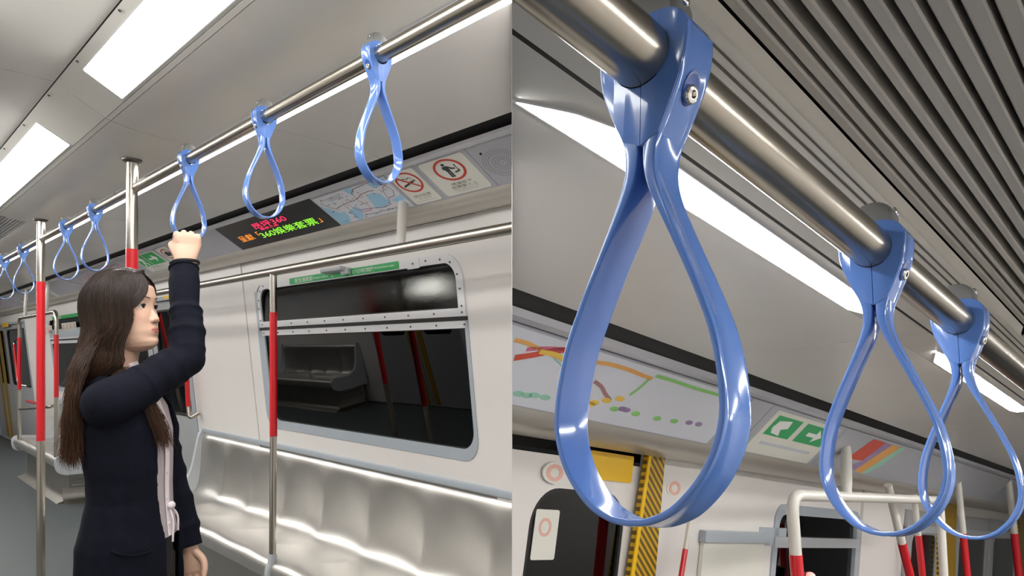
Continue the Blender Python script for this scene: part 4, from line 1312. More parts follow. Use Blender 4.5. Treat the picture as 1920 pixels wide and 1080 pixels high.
for pts, m in (([(1640, 818), (1668, 820), (1615, 862), (1585, 858)], 'soft_red'), ([(1668, 820), (1680, 824), (1600, 880), (1590, 872), (1615, 862)], 'soft_purple'), ([(1680, 824), (1695, 830), (1612, 886), (1600, 880)], 'soft_orange'), ([(1695, 830), (1703, 833), (1650, 872), (1622, 886), (1612, 886)], 'soft_teal')):
    o = []
    for x, y in pts:
        a, b = PB.at(x, y); o.append((a, min(0.182, max(0.006, b))))
    bm = BM(); v = [bm.verts.new(PB.p(a, b, 0.0056)) for a, b in o]; bm.faces.new(v); put('colour_band', bm, m, adv, room=RB, smooth=0, normals=False)

# wall of carriage B
wallB = thing('wall_left', base=(WBT, 3, FLOOR_B), room=RB, kind='structure')
def pieceB(s0, s1, b0, b1, holes=(), c=0.0, m='wall_white', name='wall_panel', th=0.02):
    bm = BM(); plate(bm, WB, rrect(s0, s1, b0, b1), c - th, c, holes); return put(name, bm, m, wallB, room=RB, smooth=0)
HB = 0.165
doorB = thing('door_4', base=WB.p(1.4, FLOOR_B, 0), room=RB, kind='structure')
bm = BM(); plate(bm, WB, rrect(0.2, 1.96, 0.140, 0.30), -0.10, -0.09); put('dark_header', bm, 'dark_gap', doorB, room=RB, smooth=0)
dw = rrect(1.372, 1.775, -0.62, 0.044, 0.10, 8); dwi = rrect(1.384, 1.763, -0.608, 0.034, 0.09, 8)
bm = BM(); plate(bm, WB, rrect(1.02, 1.835, FLOOR_B, 0.128), -0.03, -0.004, [dw]); lf = put('door_leaf', bm, 'wall_white', doorB, room=RB, smooth=0)
bm = BM(); plate(bm, WB, dw, -0.026, -0.006, [dwi]); put('gasket', bm, 'rubber', lf, room=RB, smooth=0)
bm = BM(); plate(bm, WB, dwi, -0.020, -0.014); put('pane', bm, 'pane_glass', lf, room=RB, smooth=0)
bm = BM(); plate(bm, WB, rrect(0.1, 1.015, FLOOR_B, 0.128), -0.03, -0.004); put('door_leaf', bm, 'wall_white', doorB, room=RB, smooth=0)
quadB('door_notice', 'white notice with a pale red emblem stuck on the dark door window', 'sign', [(1012, 960), (1055, 958), (1045, 1048), (1000, 1052)], 'sign_white', WB, -0.013, -0.011)
a_, b_ = WB.at(1028, 990)
nt_ = [o for o in bpy.data.objects if o.name.startswith('door_notice')][0]
ring(WB, a_, b_, 0.024, 0.016, 'ink_pale', nt_, -0.011, -0.010, asp=1.0)
quadB('yellow_notice', 'bright yellow notice above the door, seen through the largest strap', 'sign', [(1106, 852), (1188, 856), (1184, 903), (1120, 899)], 'yellow_sign', WB, -0.003, 0.0)
for x, y, lab in ((1037, 886, 'small round red sticker left of the yellow notice'), (1262, 915, 'small round orange sticker right of the striped post')):
    a, b = WB.at(x, y)
    o = thing('round_sticker', lab, 'sign', base=WB.p(a, b, 0), room=RB)
    flat('plate', WB, ell(a, b, 0.045, 0.028, 16), 'sign_white', o, 0.001, 0.006)
    ring(WB, a, b, 0.022, 0.012, 'ink_pale', o, 0.006, 0.007, asp=1.5)
# yellow and black striped post, following its lean in the view
po = thing('striped_post', 'leaning yellow and black striped door post seen through the largest strap', 'post', base=WB.p(1.84, -1.0, 0.02), room=RB)
pt0 = [WB.at(1216, 845, 0.02), WB.at(1247, 845, 0.02)]; pt1 = [WB.at(1180, 1080, 0.02), WB.at(1228, 1080, 0.02)]
def ext(p, q, k): return (p[0] + (q[0] - p[0]) * k, p[1] + (q[1] - p[1]) * k)
bm = BM(); plate(bm, WB, [ext(pt0[0], pt1[0], 1.6), ext(pt0[1], pt1[1], 1.6), pt0[1], pt0[0]], 0.006, 0.022); put('post_face', bm, 'hazard', po, room=RB, smooth=0)
bm = BM(); plate(bm, WB, [ext(pt0[0], pt1[0], 1.6), (ext(pt0[0], pt1[0], 1.6)[0] + 0.02, ext(pt0[0], pt1[0], 1.6)[1]), (pt0[0][0] + 0.012, pt0[0][1]), pt0[0]], 0.022, 0.026); put('post_edge', bm, 'yellow_sign', po, room=RB, smooth=0)
# wall bays
w2o = rrect(2.745, 3.655, -0.62, 0.062, 0.07, 7); w2i = rrect(2.785, 3.615, -0.58, 0.022, 0.05, 7)
pieceB(1.84, 2.62, FLOOR_B, HB, c=0.004); pieceB(2.622, 3.66, FLOOR_B, HB, [w2o]); pieceB(3.662, 4.25, FLOOR_B, HB, c=0.012); pieceB(4.255, 9.0, FLOOR_B, HB); pieceB(-0.6, 0.10, FLOOR_B, HB); pieceB(0.10, 0.9, 0.155, HB)
w3 = thing('window_3', base=WB.p(3.2, -0.6, 0), room=RB, kind='structure')
bm = BM(); plate(bm, WB, w2o, -0.02, 0.006, [w2i]); put('window_frame', bm, 'surround_blue', w3, room=RB, smooth=0)
bm = BM(); plate(bm, WB, w2i, -0.016, -0.010); put('pane', bm, 'pane_glass', w3, room=RB, smooth=0)
b1_ = WB.at(1475, 1030)[1]
bm = BM(); plate(bm, WB, rrect(2.75, 3.65, -0.105, -0.065), -0.01, 0.010); put('window_bar', bm, 'light_plastic', w3, room=RB, smooth=0)
# grey topped screen panel right of the post
scr = thing('screen_panel', 'pale screen panel with a grey top bar beside the striped post', 'panel', base=WB.p(2.4, -1.0, 0.02), room=RB)
bm = BM(); plate(bm, WB, rrect(2.20, 2.64, -0.9, -0.085), 0.006, 0.02); put('sheet', bm, 'sign_white', scr, room=RB, smooth=0)
bm = BM(); plate(bm, WB, rrect(2.19, 2.66, -0.085, -0.048), 0.006, 0.03); put('top_bar', bm, 'surround_blue', scr, room=RB, smooth=0)
quadB('grey_label', 'grey-blue label on the pillar left of the red hoop', 'sign', [(1422, 990), (1470, 990), (1470, 1022), (1422, 1022)], 'surround_blue', WB, 0.001, 0.006)
# rail hoop with red legs
HBT = -0.92
hp = thing('seat_rail', 'white steel hoop with a red leg at the bottom of the right view', 'handrail', base=(HBT, 2.8, -1.0), room=RB)
c0, c1, c2 = RB.at(1496, 1080, t=HBT), RB.at(1484, 928, t=HBT), RB.at(1762, 938, t=HBT)
c0 = c1 + (c0 - c1) * 2.2; m0 = RB.at(1492, 1040, t=HBT)
c3 = Vector((HBT, c2.y + 0.0, -0.8))
bm = BM(); tube(bm, bend([m0, c1, c2, c3], None, 0.06), 0.0175, 14); put('top_bar', bm, 'bracket_white', hp, room=RB)
bm = BM(); tube(bm, [m0, c0], 0.0190, 14); put('red_sleeve', bm, 'red_paint', hp, room=RB)
p1 = RB.at(1588, 930, t=HBT); p0 = PB.p(*PB.at(1586, 840, 0.0), 0.0)
bm = BM(); tube(bm, [p1, p1.lerp(p0, 0.3), p1.lerp(p0, 0.8), p0], [0.015, 0.0185, 0.020, 0.018], 12); put('hanger', bm, 'bracket_white', hp, room=RB)
def poleB(label, x0, y0, x1, y1, t, r, yr=None):
    a = RB.at(x0, y0, t=t); b = RB.at(x1, y1, t=t)
    b2 = a + (b - a) * 3.0
    p = thing('grab_pole', label, 'pole', base=b2, room=RB)
    if yr is None:
        bm = BM(); tube(bm, [a, b2], r, 12); put('red_sleeve', bm, 'red_paint', p, room=RB)
        up = a + (a - b) * 1.7
        bm = BM(); tube(bm, [up, a], r * 0.92, 12); put('upper_tube', bm, 'bracket_white', p, room=RB)
    return p
poleB('thin red pole against the pale screen panel right of the striped post', 1285, 1030, 1277, 1080, -1.19, 0.0085)
poleB('leaning red pole below the second strap, right of the white pillar', 1691, 1018, 1706, 1080, -1.0, 0.018)
poleB('dull red pole below the gap between the second and third straps', 1722, 1004, 1730, 1080, -1.15, 0.016)
poleB('pale red pole below the third strap', 1806, 1000, 1814, 1080, -1.05, 0.018)
poleB('red pole at the right edge of the picture', 1902, 1000, 1911, 1080, -0.98, 0.022)
po2 = thing('striped_post', 'distant yellow and black door post below the third strap', 'post', base=WB.p(5.05, -1.0, 0.02), room=RB)
q0, q1 = WB.at(1758, 895, 0.02), WB.at(1792, 895, 0.02); r0, r1 = WB.at(1757, 1080, 0.02), WB.at(1788, 1080, 0.02)
bm = BM(); plate(bm, WB, [ext(q0, r0, 1.5), ext(q1, r1, 1.5), q1, q0], 0.006, 0.03); put('post_face', bm, 'hazard', po2, room=RB, smooth=0)
bm = BM(); plate(bm, WB, [ext(q0, r0, 0.12), ext(q1, r1, 0.12), (q1[0], q1[1]), (q0[0], q0[1])], 0.031, 0.034); put('post_cap', bm, 'rubber', po2, room=RB, smooth=0)
po3 = thing('striped_post', 'brown yellow door post at the far right edge of the picture', 'post', base=WB.p(7.5, -1.0, 0.02), room=RB)
q0, q1 = WB.at(1908, 930, 0.02), WB.at(1925, 930, 0.02); r0, r1 = WB.at(1908, 1080, 0.02), WB.at(1925, 1080, 0.02)
bm = BM(); plate(bm, WB, [ext(q0, r0, 1.5), ext(q1, r1, 1.5), q1, q0], 0.006, 0.03); put('post_face', bm, 'hazard', po3, room=RB, smooth=0)
# far grey glass doors
drB = thing('door_5', base=WB.p(5.6, FLOOR_B, 0.02), room=RB, kind='structure')
for a, b_ in ((4.32, 4.98), (5.30, 6.2), (6.25, 7.2)):
    bm = BM(); wo = rrect(a + 0.10, b_ - 0.10, -0.75, -0.03, 0.06, 4); plate(bm, WB, rrect(a, b_, FLOOR_B, 0.10), 0.002, 0.016, [wo]); lf = put('door_leaf', bm, 'door_grey', drB, room=RB, smooth=0)
    bm = BM(); plate(bm, WB, wo, 0.004, 0.010); put('pane', bm, 'pane_frost', lf, room=RB, smooth=0)
bm = BM(); plate(bm, WB, rrect(4.3, 7.3, -0.02, 0.02), 0.018, 0.026); put('door_bar', bm, 'light_plastic', drB, room=RB, smooth=0)
lt = thing('signal_lamp', 'small glowing red signal lamp at the bottom edge beside the red hoop leg', 'lamp', base=RB.at(1520, 1082, t=-1.2), room=RB)
lamp_mat('lamp_red', (1, 0.02, 0.015, 1), 1.6)
bm = BM(); c = RB.at(1519, 1083, t=-1.2); bmesh.ops.create_uvsphere(bm, u_segments=16, v_segments=10, radius=0.022)
for v in bm.verts: v.co = v.co + c
put('lens', bm, 'lamp_red', lt, room=RB)
bm = BM(); box(bm, c.x - 0.05, c.x - 0.01, c.y - 0.03, c.y + 0.03, c.z - 0.05, c.z + 0.02, 0.006); put('housing', bm, 'rubber', lt, room=RB)
# opposite wall and ends
bm = BM(); box(bm, 1.15, 1.18, SB0, SB1, FLOOR_B, 0.42); put('wall_right', bm, 'wall_white', room=RB, kind='structure', smooth=0)
bm = BM(); box(bm, -1.5, 1.2, SB1, SB1 + 0.03, FLOOR_B, 0.5); put('wall_back', bm, 'door_grey', room=RB, kind='structure', smooth=0)
bm = BM(); tube(bm, [(SB[0], 0.05 + 0.4 * k, SB[1]) for k in range(22)], 0.0215, 28); 
put('overhead_handrail', bm, 'steel', room=RB, label='thick polished steel rail crossing the right view, carrying the large strap', cat='handrail')
#@@PART4
# ================================================================== the woman holding the strap (x forward, y to her left, z up from the floor)
WX, WY = -1.12, 2.12
WORLD = None
def V(x, y, z): return Vector((x, y, z))
def WPX(x, y, Y):                      # point on the view ray of a picture position at depth Y, in her own axes
    return Vector(((x - PX) / F * Y - WX, Y - WY, CAM_H + (PY - y) / F * Y))
SH_R, EL_R, WR_R = V(0.018, -0.146, 1.275), WPX(349, 667, 2.15), WPX(345, 508, 2.268)
SH_L, EL_L, WR_L = V(-0.015, 0.150, 1.285), V(0.012, 0.188, 1.065), V(0.105, 0.150, 0.800)
HC = V(-0.018, 0.0, 1.535)             # head centre
HEAD_YAW = math.radians(-4)
def head_pt(p):
    c, s = math.cos(HEAD_YAW), math.sin(HEAD_YAW)
    q = Matrix.Rotation(math.radians(-5), 3, 'Y') @ Vector(p)
    return HC + Vector((q.x * c - q.y * s, q.x * s + q.y * c, q.z))

def lerp_tab(tab, z):
    if z <= tab[0][0]: return tab[0][1:]
    for i in range(len(tab) - 1):
        a, b = tab[i], tab[i + 1]
        if z <= b[0]:
            u = (z - a[0]) / (b[0] - a[0])
            u = u * u * (3 - 2 * u) * 0.5 + u * 0.5
            return tuple(a[k] + (b[k] - a[k]) * u for k in range(1, len(a)))
    return tab[-1][1:]

# z, front x, back x, half width
HEAD_T = [(-0.127, 0.045, -0.020, 0.020), (-0.123, 0.070, -0.035, 0.033), (-0.113, 0.0868, -0.048, 0.043), (-0.100, 0.0905, -0.058, 0.051), (-0.088, 0.0880, -0.066, 0.057), (-0.070, 0.0895, -0.074, 0.0625),
          (-0.050, 0.0865, -0.084, 0.0670), (-0.030, 0.0860, -0.094, 0.0695), (-0.010, 0.0855, -0.100, 0.0710), (0.010, 0.0865, -0.103, 0.0720), (0.030, 0.0895, -0.103, 0.0725), (0.055, 0.0855, -0.099, 0.071),
          (0.080, 0.071, -0.086, 0.063), (0.098, 0.050, -0.065, 0.048), (0.108, 0.028, -0.040, 0.029), (0.112, 0.006, -0.012, 0.008)]
def g(x, s): return math.exp(-(x / s) ** 2)
def head_surface(z, ph):
    xf, xb, w = lerp_tab(HEAD_T, z)
    c, s = math.cos(ph), math.sin(ph)
    if c >= 0:
        x = xf * (abs(c) ** 0.82); y = w * (abs(s) ** 0.92) * (1 if s >= 0 else -1)
    else:
        x = xb * (abs(c) ** 0.95); y = w * (abs(s) ** 0.95) * (1 if s >= 0 else -1)
    if c > 0.2:
        d = 0.0
        for sy in (-1, 1):
            d -= 0.0085 * g(y - sy * 0.031, 0.0145) * g(z - 0.004, 0.0115)       # sockets
            d += 0.0042 * g(y - sy * 0.036, 0.018) * g(z + 0.032, 0.020)        # cheeks
            d += 0.0022 * g(y - sy * 0.030, 0.020) * g(z - 0.024, 0.008)        # brow
        d += 0.0020 * g(y, 0.014) * g(z + 0.104, 0.011)                          # chin
        d -= 0.0026 * g(y, 0.022) * g(z + 0.0885, 0.006)
        d += 0.0045 * g(y, 0.022) * g(z + 0.066, 0.016)                          # mouth mound
        x += d
    return (x, y, z)

def join_person():
    bm = BM()
    # head
    NZ, NP = 72, 96
    rows = []
    for i in range(NZ):
        z = -0.127 + 0.239 * i / (NZ - 1)
        rows.append([head_pt(head_surface(z, 2 * PI * k / NP)) for k in range(NP)])
    vs = quad_grid(bm, rows, closed_u=True); bm.faces.new(list(reversed(vs[0]))); bm.faces.new(vs[-1])
    # nose: bridge widening into the tip and wings
    rows = []
    for z, x, w in ((0.012, 0.0835, 0.0065), (0.002, 0.0850, 0.0075), (-0.010, 0.0885, 0.0088), (-0.021, 0.0948, 0.0102), (-0.030, 0.1012, 0.0118), (-0.0365, 0.1040, 0.0130), (-0.0415, 0.1022, 0.0122), (-0.0465, 0.0955, 0.0100), (-0.050, 0.0870, 0.008)):
        rows.append([head_pt((0.068 + (x - 0.068) * max(0, math.cos(t)) ** 0.75, w * math.sin(t) * (1.0 + 0.35 * abs(math.sin(t)) ** 4), z)) for t in [(-PI / 2) + PI * k / 14 for k in range(15)]])
    vs = quad_grid(bm, rows); 
    for r in (vs[0], vs[-1]): bm.faces.new(r)
    L_ = [r[0] for r in vs] + [r[-1] for r in reversed(vs)]
    try: bm.faces.new(L_)
    except ValueError: pass
    def blob(c, r, n=12):
        b = bmesh.ops.create_uvsphere(bm, u_segments=n, v_segments=max(6, n // 2 + 2), radius=1.0)
        for v in b['verts']: v.co = head_pt(Vector(c) + Vector((v.co.x * r[0], v.co.y * r[1], v.co.z * r[2])))
    for sy in (-1, 1):
        blob((0.0895, sy * 0.0125, -0.0405), (0.0085, 0.0062, 0.0068))           # nose wings
        blob((0.020, sy * 0.0305, 0.0), (0.001, 0.001, 0.001))
        blob((-0.008, sy * 0.0735, -0.018), (0.016, 0.006, 0.030), 14)           # ears
        blob((0.0655, sy * 0.0315, 0.0092), (0.0150, 0.0165, 0.0058), 14)        # upper lid
        blob((0.0655, sy * 0.0315, -0.0072), (0.0140, 0.0155, 0.0052), 14)       # lower lid
    blob((0.0860, 0, -0.0640), (0.0085, 0.0195, 0.0044), 16)                     # lips
    blob((0.0856, 0, -0.0732), (0.0085, 0.0175, 0.0052), 16)
    # neck and trunk
    def loft(rings, n=28):
        rows = []
        for (cx, cy, z, a, b) in rings:
            rows.append([V(cx + a * math.cos(2 * PI * k / n), cy + b * math.sin(2 * PI * k / n), z) for k in range(n)])
        vs = quad_grid(bm, rows, closed_u=True); bm.faces.new(list(reversed(vs[0]))); bm.faces.new(vs[-1])
    loft([(-0.035, 0, 1.33, 0.052, 0.060), (-0.032, 0, 1.37, 0.048, 0.051), (-0.026, 0, 1.40, 0.046, 0.048), (-0.018, 0, 1.44, 0.048, 0.050), (-0.015, 0, 1.49, 0.045, 0.045)])
    loft([(0.0, 0, 0.72, 0.090, 0.138), (0.0, 0, 0.80, 0.094, 0.142), (0.003, 0, 0.88, 0.090, 0.132), (0.008, 0, 0.99, 0.078, 0.112), (0.006, 0, 1.08, 0.083, 0.116), (0.0, 0, 1.18, 0.093, 0.128),
          (-0.01, 0, 1.26, 0.086, 0.130), (-0.02, 0, 1.305, 0.068, 0.100), (-0.03, 0, 1.345, 0.042, 0.062)])
    # limbs
    def limb(pts, rs, n=18): tube(bm, catmull(pts, 4), [rs[min(len(rs) - 1, i // 4)] + (rs[min(len(rs) - 1, i // 4 + 1)] - rs[min(len(rs) - 1, i // 4)]) * ((i % 4) / 4) for i in range((len(pts) - 1) * 4 + 1)], n, round_ends=True)
    limb([V(-0.01, -0.09, 1.275), SH_R, SH_R * 0.5 + EL_R * 0.5, EL_R], [0.042, 0.042, 0.038, 0.036])
    limb([EL_R, EL_R * 0.6 + WR_R * 0.4, WR_R], [0.037, 0.036, 0.025])
    limb([V(-0.02, 0.09, 1.275), SH_L, SH_L * 0.5 + EL_L * 0.5, EL_L], [0.042, 0.042, 0.037, 0.034])
    limb([EL_L, EL_L * 0.6 + WR_L * 0.4, WR_L], [0.034, 0.034, 0.024])
    for sy in (-1, 1):
        limb([V(0.0, sy * 0.070, 0.80), V(0.010, sy * 0.076, 0.62), V(0.02, sy * 0.085, 0.45), V(0.005, sy * 0.085, 0.30), V(-0.01, sy * 0.085, 0.08)], [0.064, 0.062, 0.050, 0.048, 0.034])
        limb([V(-0.03, sy * 0.085, 0.045), V(0.06, sy * 0.09, 0.040), V(0.14, sy * 0.095, 0.030)], [0.034, 0.036, 0.026])
    # raised right hand closed over the strap
    STR_C = RA.M @ Vector((RT, 2.405, RH - 0.3005 * 0.88)) - Vector((WX, WY, 0))
    kdir = (RA.ax[0] * 0.92 + RA.ax[1] * -0.20); kdir.z = 0; kdir.normalize()   # across the knuckles, along the strap bottom
    back = Vector((kdir.y, -kdir.x, 0))                                        # towards the viewer side
    if back.y > 0: back = -back
    up = V(0, 0, 1)
    kc = STR_C + back * 0.030 + up * 0.017 - kdir * 0.006
    def H(k, b_, z): return kc + kdir * k + back * b_ + up * z
    palm = [(WR_R, 0.026, 0.021), (WR_R * 0.55 + kc * 0.45, 0.036, 0.0185), (kc - up * 0.032 , 0.0405, 0.0175), (kc - up * 0.008, 0.040, 0.0150), (kc + up * 0.004, 0.036, 0.009)]
    rows = []
    for c, wk, wb in palm: rows.append([c + kdir * wk * math.cos(2 * PI * j / 20) + back * wb * math.sin(2 * PI * j / 20) for j in range(20)])
    vs = quad_grid(bm, rows, closed_u=True); bm.faces.new(list(reversed(vs[0]))); bm.faces.new(vs[-1])
    for k, r, zz, ln in ((-0.031, 0.0090, -0.003, 0.95), (-0.0105, 0.0094, 0.001, 1.05), (0.0105, 0.0090, 0.0, 1.0), (0.0300, 0.0080, -0.006, 0.86)):
        ch = [H(k * 0.9, 0.004, -0.022 + zz), H(k, 0.002, -0.002 + zz), H(k, -0.016, 0.006 + zz), H(k, -0.030 - 0.018 * ln, 0.000 + zz), H(k, -0.032 - 0.022 * ln, -0.018 + zz), H(k, -0.030 - 0.006 * ln, -0.034 + zz), H(k, -0.014, -0.036 + zz)]
        pts = catmull(ch, 3)
        tube(bm, pts, [r * (1.10 - 0.30 * i / (len(pts) - 1)) for i in range(len(pts))], 12, round_ends=True)
    ch = [WR_R * 0.62 + kc * 0.38 - kdir * 0.020, H(-0.039, -0.006, -0.048), H(-0.044, -0.020, -0.032), H(-0.034, -0.036, -0.028), H(-0.016, -0.044, -0.032)]
    pts = catmull(ch, 3); tube(bm, pts, [0.0135 - 0.0045 * i / (len(pts) - 1) for i in range(len(pts))], 12, round_ends=True)
    # left hand hanging relaxed: palm towards the thigh, fingers down
    dn = (V(0.050, -0.01, -0.25)).normalized(); fw = V(1, 0.05, 0.2); fw = (fw - dn * fw.dot(dn)).normalized(); pm = dn.cross(fw)
    if pm.y > 0: pm = -pm                                                       # palm side faces her body (-y)
    def J(d, f_, p): return WR_L + dn * d + fw * f_ + pm * p
    rows = []
    for d, w1, w2 in ((-0.005, 0.025, 0.018), (0.025, 0.031, 0.0165), (0.055, 0.037, 0.0150), (0.078, 0.0375, 0.0125), (0.088, 0.034, 0.008)):
        rows.append([J(d, w1 * math.cos(2 * PI * j / 20), 0.004 * d / 0.08 + w2 * math.sin(2 * PI * j / 20)) for j in range(20)])
    vs = quad_grid(bm, rows, closed_u=True); bm.faces.new(list(reversed(vs[0]))); bm.faces.new(vs[-1])
    for f_, r, ln, cu in ((0.028, 0.0086, 0.92, 0.9), (0.0095, 0.0090, 1.0, 1.05), (-0.0095, 0.0086, 0.95, 1.25), (-0.0275, 0.0076, 0.76, 1.4)):
        ch = [J(0.066, f_ * 0.95, 0.002), J(0.084, f_, 0.003), J(0.084 + 0.036 * ln, f_ * 1.02, 0.005 + 0.010 * cu), J(0.084 + 0.060 * ln, f_ * 1.0, 0.008 + 0.026 * cu), J(0.084 + 0.070 * ln, f_ * 0.97, 0.010 + 0.044 * cu)]
        pts = catmull(ch, 3); tube(bm, pts, [r * (1.05 - 0.25 * i / (len(pts) - 1)) for i in range(len(pts))], 12, round_ends=True)
    ch = [J(0.018, 0.018, 0.006), J(0.045, 0.040, 0.014), J(0.070, 0.046, 0.024), J(0.092, 0.042, 0.032)]
    pts = catmull(ch, 3); tube(bm, pts, [0.0130 - 0.0042 * i / (len(pts) - 1) for i in range(len(pts))], 12, round_ends=True)
    bmesh.ops.recalc_face_normals(bm, faces=bm.faces)
    return bm

def remesh(bm, voxel, smooth_it=2, fac=0.4):
    me = bpy.data.meshes.new('tmp'); bm.to_mesh(me); bm.free()
    o = bpy.data.objects.new('tmp', me); COL.objects.link(o)
    md = o.modifiers.new('r', 'REMESH'); md.mode = 'VOXEL'; md.voxel_size = voxel
    if smooth_it:
        sm = o.modifiers.new('s', 'SMOOTH'); sm.factor = fac; sm.iterations = smooth_it
    dg = bpy.context.evaluated_depsgraph_get()
    out = bpy.data.meshes.new_from_object(o.evaluated_get(dg))
    bpy.data.objects.remove(o); bpy.data.meshes.remove(me)
    for p in out.polygons: p.use_smooth = True
    return out

def own(name, me, m, parent=None, **k):
    me.name = name
    me.materials.clear(); me.materials.append(MATS[m])
    o = bpy.data.objects.new(name, me); COL.objects.link(o)
    if parent is not None: o.parent = parent
    else: o.matrix_world = Matrix.Translation((WX, WY, 0))
    o['_base'] = [0, 0, 0]
    return tag(o, **k)

SKIN, LIP, BLUSH = (0.66, 0.43, 0.315), (0.56, 0.20, 0.18), (0.67, 0.36, 0.27)
body = remesh(join_person(), 0.0023, 3, 0.45)
ca_ = body.color_attributes.new('Col', 'FLOAT_COLOR', 'POINT')
inv_c, inv_s = math.cos(-HEAD_YAW), math.sin(-HEAD_YAW)
RINV = Matrix.Rotation(math.radians(5), 3, 'Y')
buf = []
for v in body.vertices:
    col = SKIN
    d = v.co - HC
    if abs(d.z) < 0.13 and d.length < 0.16:
        q = RINV @ Vector((d.x * inv_c - d.y * inv_s, d.x * inv_s + d.y * inv_c, d.z))
        wl = 0.0
        if q.x > 0.07:
            wl = max(0.0, min(1.0, (1.0 - ((q.y / 0.0205) ** 2 + ((q.z + 0.0688) / (0.0096 * (1 - 0.25 * abs(q.y) / 0.02))) ** 2)) * 3.0))
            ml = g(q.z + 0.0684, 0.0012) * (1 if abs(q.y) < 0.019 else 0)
        wb = 0.0
        if q.x > 0.03:
            wb = 0.55 * g(abs(q.y) - 0.042, 0.018) * g(q.z + 0.028, 0.018) + 0.5 * g(q.y, 0.012) * g(q.z + 0.038, 0.012)
        col = tuple(SKIN[i] * (1 - wb) + BLUSH[i] * wb for i in range(3))
        col = tuple(col[i] * (1 - wl) + LIP[i] * wl for i in range(3))
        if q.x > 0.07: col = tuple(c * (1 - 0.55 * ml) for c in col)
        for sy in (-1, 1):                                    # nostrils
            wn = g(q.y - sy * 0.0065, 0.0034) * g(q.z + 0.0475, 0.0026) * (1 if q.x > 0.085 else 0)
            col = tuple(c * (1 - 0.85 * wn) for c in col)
    buf.extend((*col, 1.0))
ca_.data.foreach_set('color', buf)
person = own('person', body, 'skin', None, label='woman in a navy cardigan and white shirt gripping a strap with her raised hand', cat='person')

def kid(name, bm, m, parent=person, smooth=40, **k):
    return put(name, bm, m, parent, room=None, clip=False, smooth=smooth, **k)

# eyes, lashes, brows
for sy in (-1, 1):
    c = V(0.0690, sy * 0.0315, 0.0012)
    bm = BM(); b = bmesh.ops.create_uvsphere(bm, u_segments=20, v_segments=14, radius=0.0118)
    for v in bm.verts: v.co = head_pt(v.co + c)
    e = kid('eye', bm, 'eye_white')
    bm = BM()
    look = Vector((0.97, -0.16, 0.02)).normalized()
    a1 = look.orthogonal().normalized(); a2 = look.cross(a1)
    rows = []
    for th in (0.62, 0.50, 0.30, 0.05):
        rows.append([head_pt(c + (look * math.cos(th) + (a1 * math.cos(2 * PI * k / 18) + a2 * math.sin(2 * PI * k / 18)) * math.sin(th)) * 0.0121) for k in range(18)])
    vs = quad_grid(bm, rows, closed_u=True); bm.faces.new(vs[-1]); kid('iris', bm, 'eye_dark', e)
    bm = BM()
    rows = []
    for k in range(11):
        u = -1 + 2 * k / 10
        p = c + V(0.0118 * math.cos(u * 0.95) + 0.0012, 0.0150 * math.sin(u * 0.95), 0.0050 - 0.0038 * u * u)
        rows.append(head_pt(p))
    tube(bm, rows, [0.0008 + 0.0012 * (1 - abs(-1 + 2 * k / 10)) for k in range(11)], 6); kid('eyelashes', bm, 'brow_dark', e)
    bm = BM()
    rows = []
    for k in range(9):
        u = k / 8
        y = sy * (0.014 + 0.034 * u); z = 0.0235 + 0.004 * math.sin(PI * u * 0.7)
        x, yy, zz = head_surface(z, math.asin(min(1, abs(y) / lerp_tab(HEAD_T, z)[2]) ** (1 / 0.92)) * sy)
        rows.append(head_pt((x + 0.0005, yy, zz)))
    tube(bm, rows, [0.0017 * (1 - 0.6 * k / 8) for k in range(9)], 6); kid('eyebrow', bm, 'brow_dark')

# ---- clothes
def ringrow(cx, z, a, b, t0, t1, n, fold=0.0, ph=0.0, flare=0.0):
    r = []
    for k in range(n + 1):
        th = t0 + (t1 - t0) * k / n
        w = 1 + fold * math.sin(7 * th + ph) + 0.5 * fold * math.sin(13 * th - 2 * ph)
        r.append(V(cx + a * w * math.cos(th), b * w * math.sin(th), z))
    return r
# white shirt
SH = [(0.006, 0.872, 0.113, 0.152), (0.008, 0.90, 0.108, 0.146), (0.010, 0.95, 0.100, 0.130), (0.010, 1.02, 0.097, 0.127), (0.006, 1.10, 0.103, 0.132), (0.0, 1.18, 0.108, 0.140), (-0.008, 1.25, 0.098, 0.138), (-0.018, 1.295, 0.082, 0.115), (-0.028, 1.335, 0.062, 0.078), (-0.030, 1.368, 0.055, 0.060)]
bm = BM()
rows = [ringrow(cx, z, a, b, 0, 2 * PI, 47, 0.010, 9 * z) [:-1] for cx, z, a, b in SH]
quad_grid(bm, rows, closed_u=True)
bmesh.ops.solidify(bm, geom=bm.faces[:], thickness=0.003)
shirt = kid('shirt', bm, 'shirt_white', smooth=60)
def on_front(z, th, off):
    for i in range(len(SH) - 1):
        if SH[i][1] <= z <= SH[i + 1][1]:
            u = (z - SH[i][1]) / (SH[i + 1][1] - SH[i][1])
            cx, a, b = [SH[i][k] + (SH[i + 1][k] - SH[i][k]) * u for k in (0, 2, 3)]
            return V(cx + (a + off) * math.cos(th), (b + off) * math.sin(th), z)
    return V(0, 0, z)
bm = BM(); quad_grid(bm, [[on_front(0.875 + 0.47 * i / 16, t, 0.0035) for t in (-0.13, -0.04, 0.05)] for i in range(17)]); kid('placket', bm, 'shirt_white', shirt, smooth=60)
for i in range(6):
    c = on_front(0.91 + 0.075 * i, -0.04, 0.0035)
    bm = BM(); cyl(bm, c, (1, 0, 0), 0.0055, 0.003, 12); kid('button', bm, 'shirt_white', shirt)
bm = BM()
for sy in (-1, 1):
    quad_grid(bm, [[V(0.030 + 0.012 * j, sy * (0.018 + 0.024 * i), 1.385 - 0.022 * j - 0.004 * i) for j in range(3)] for i in range(3)])
bmesh.ops.solidify(bm, geom=bm.faces[:], thickness=0.003); kid('collar', bm, 'shirt_white', shirt)
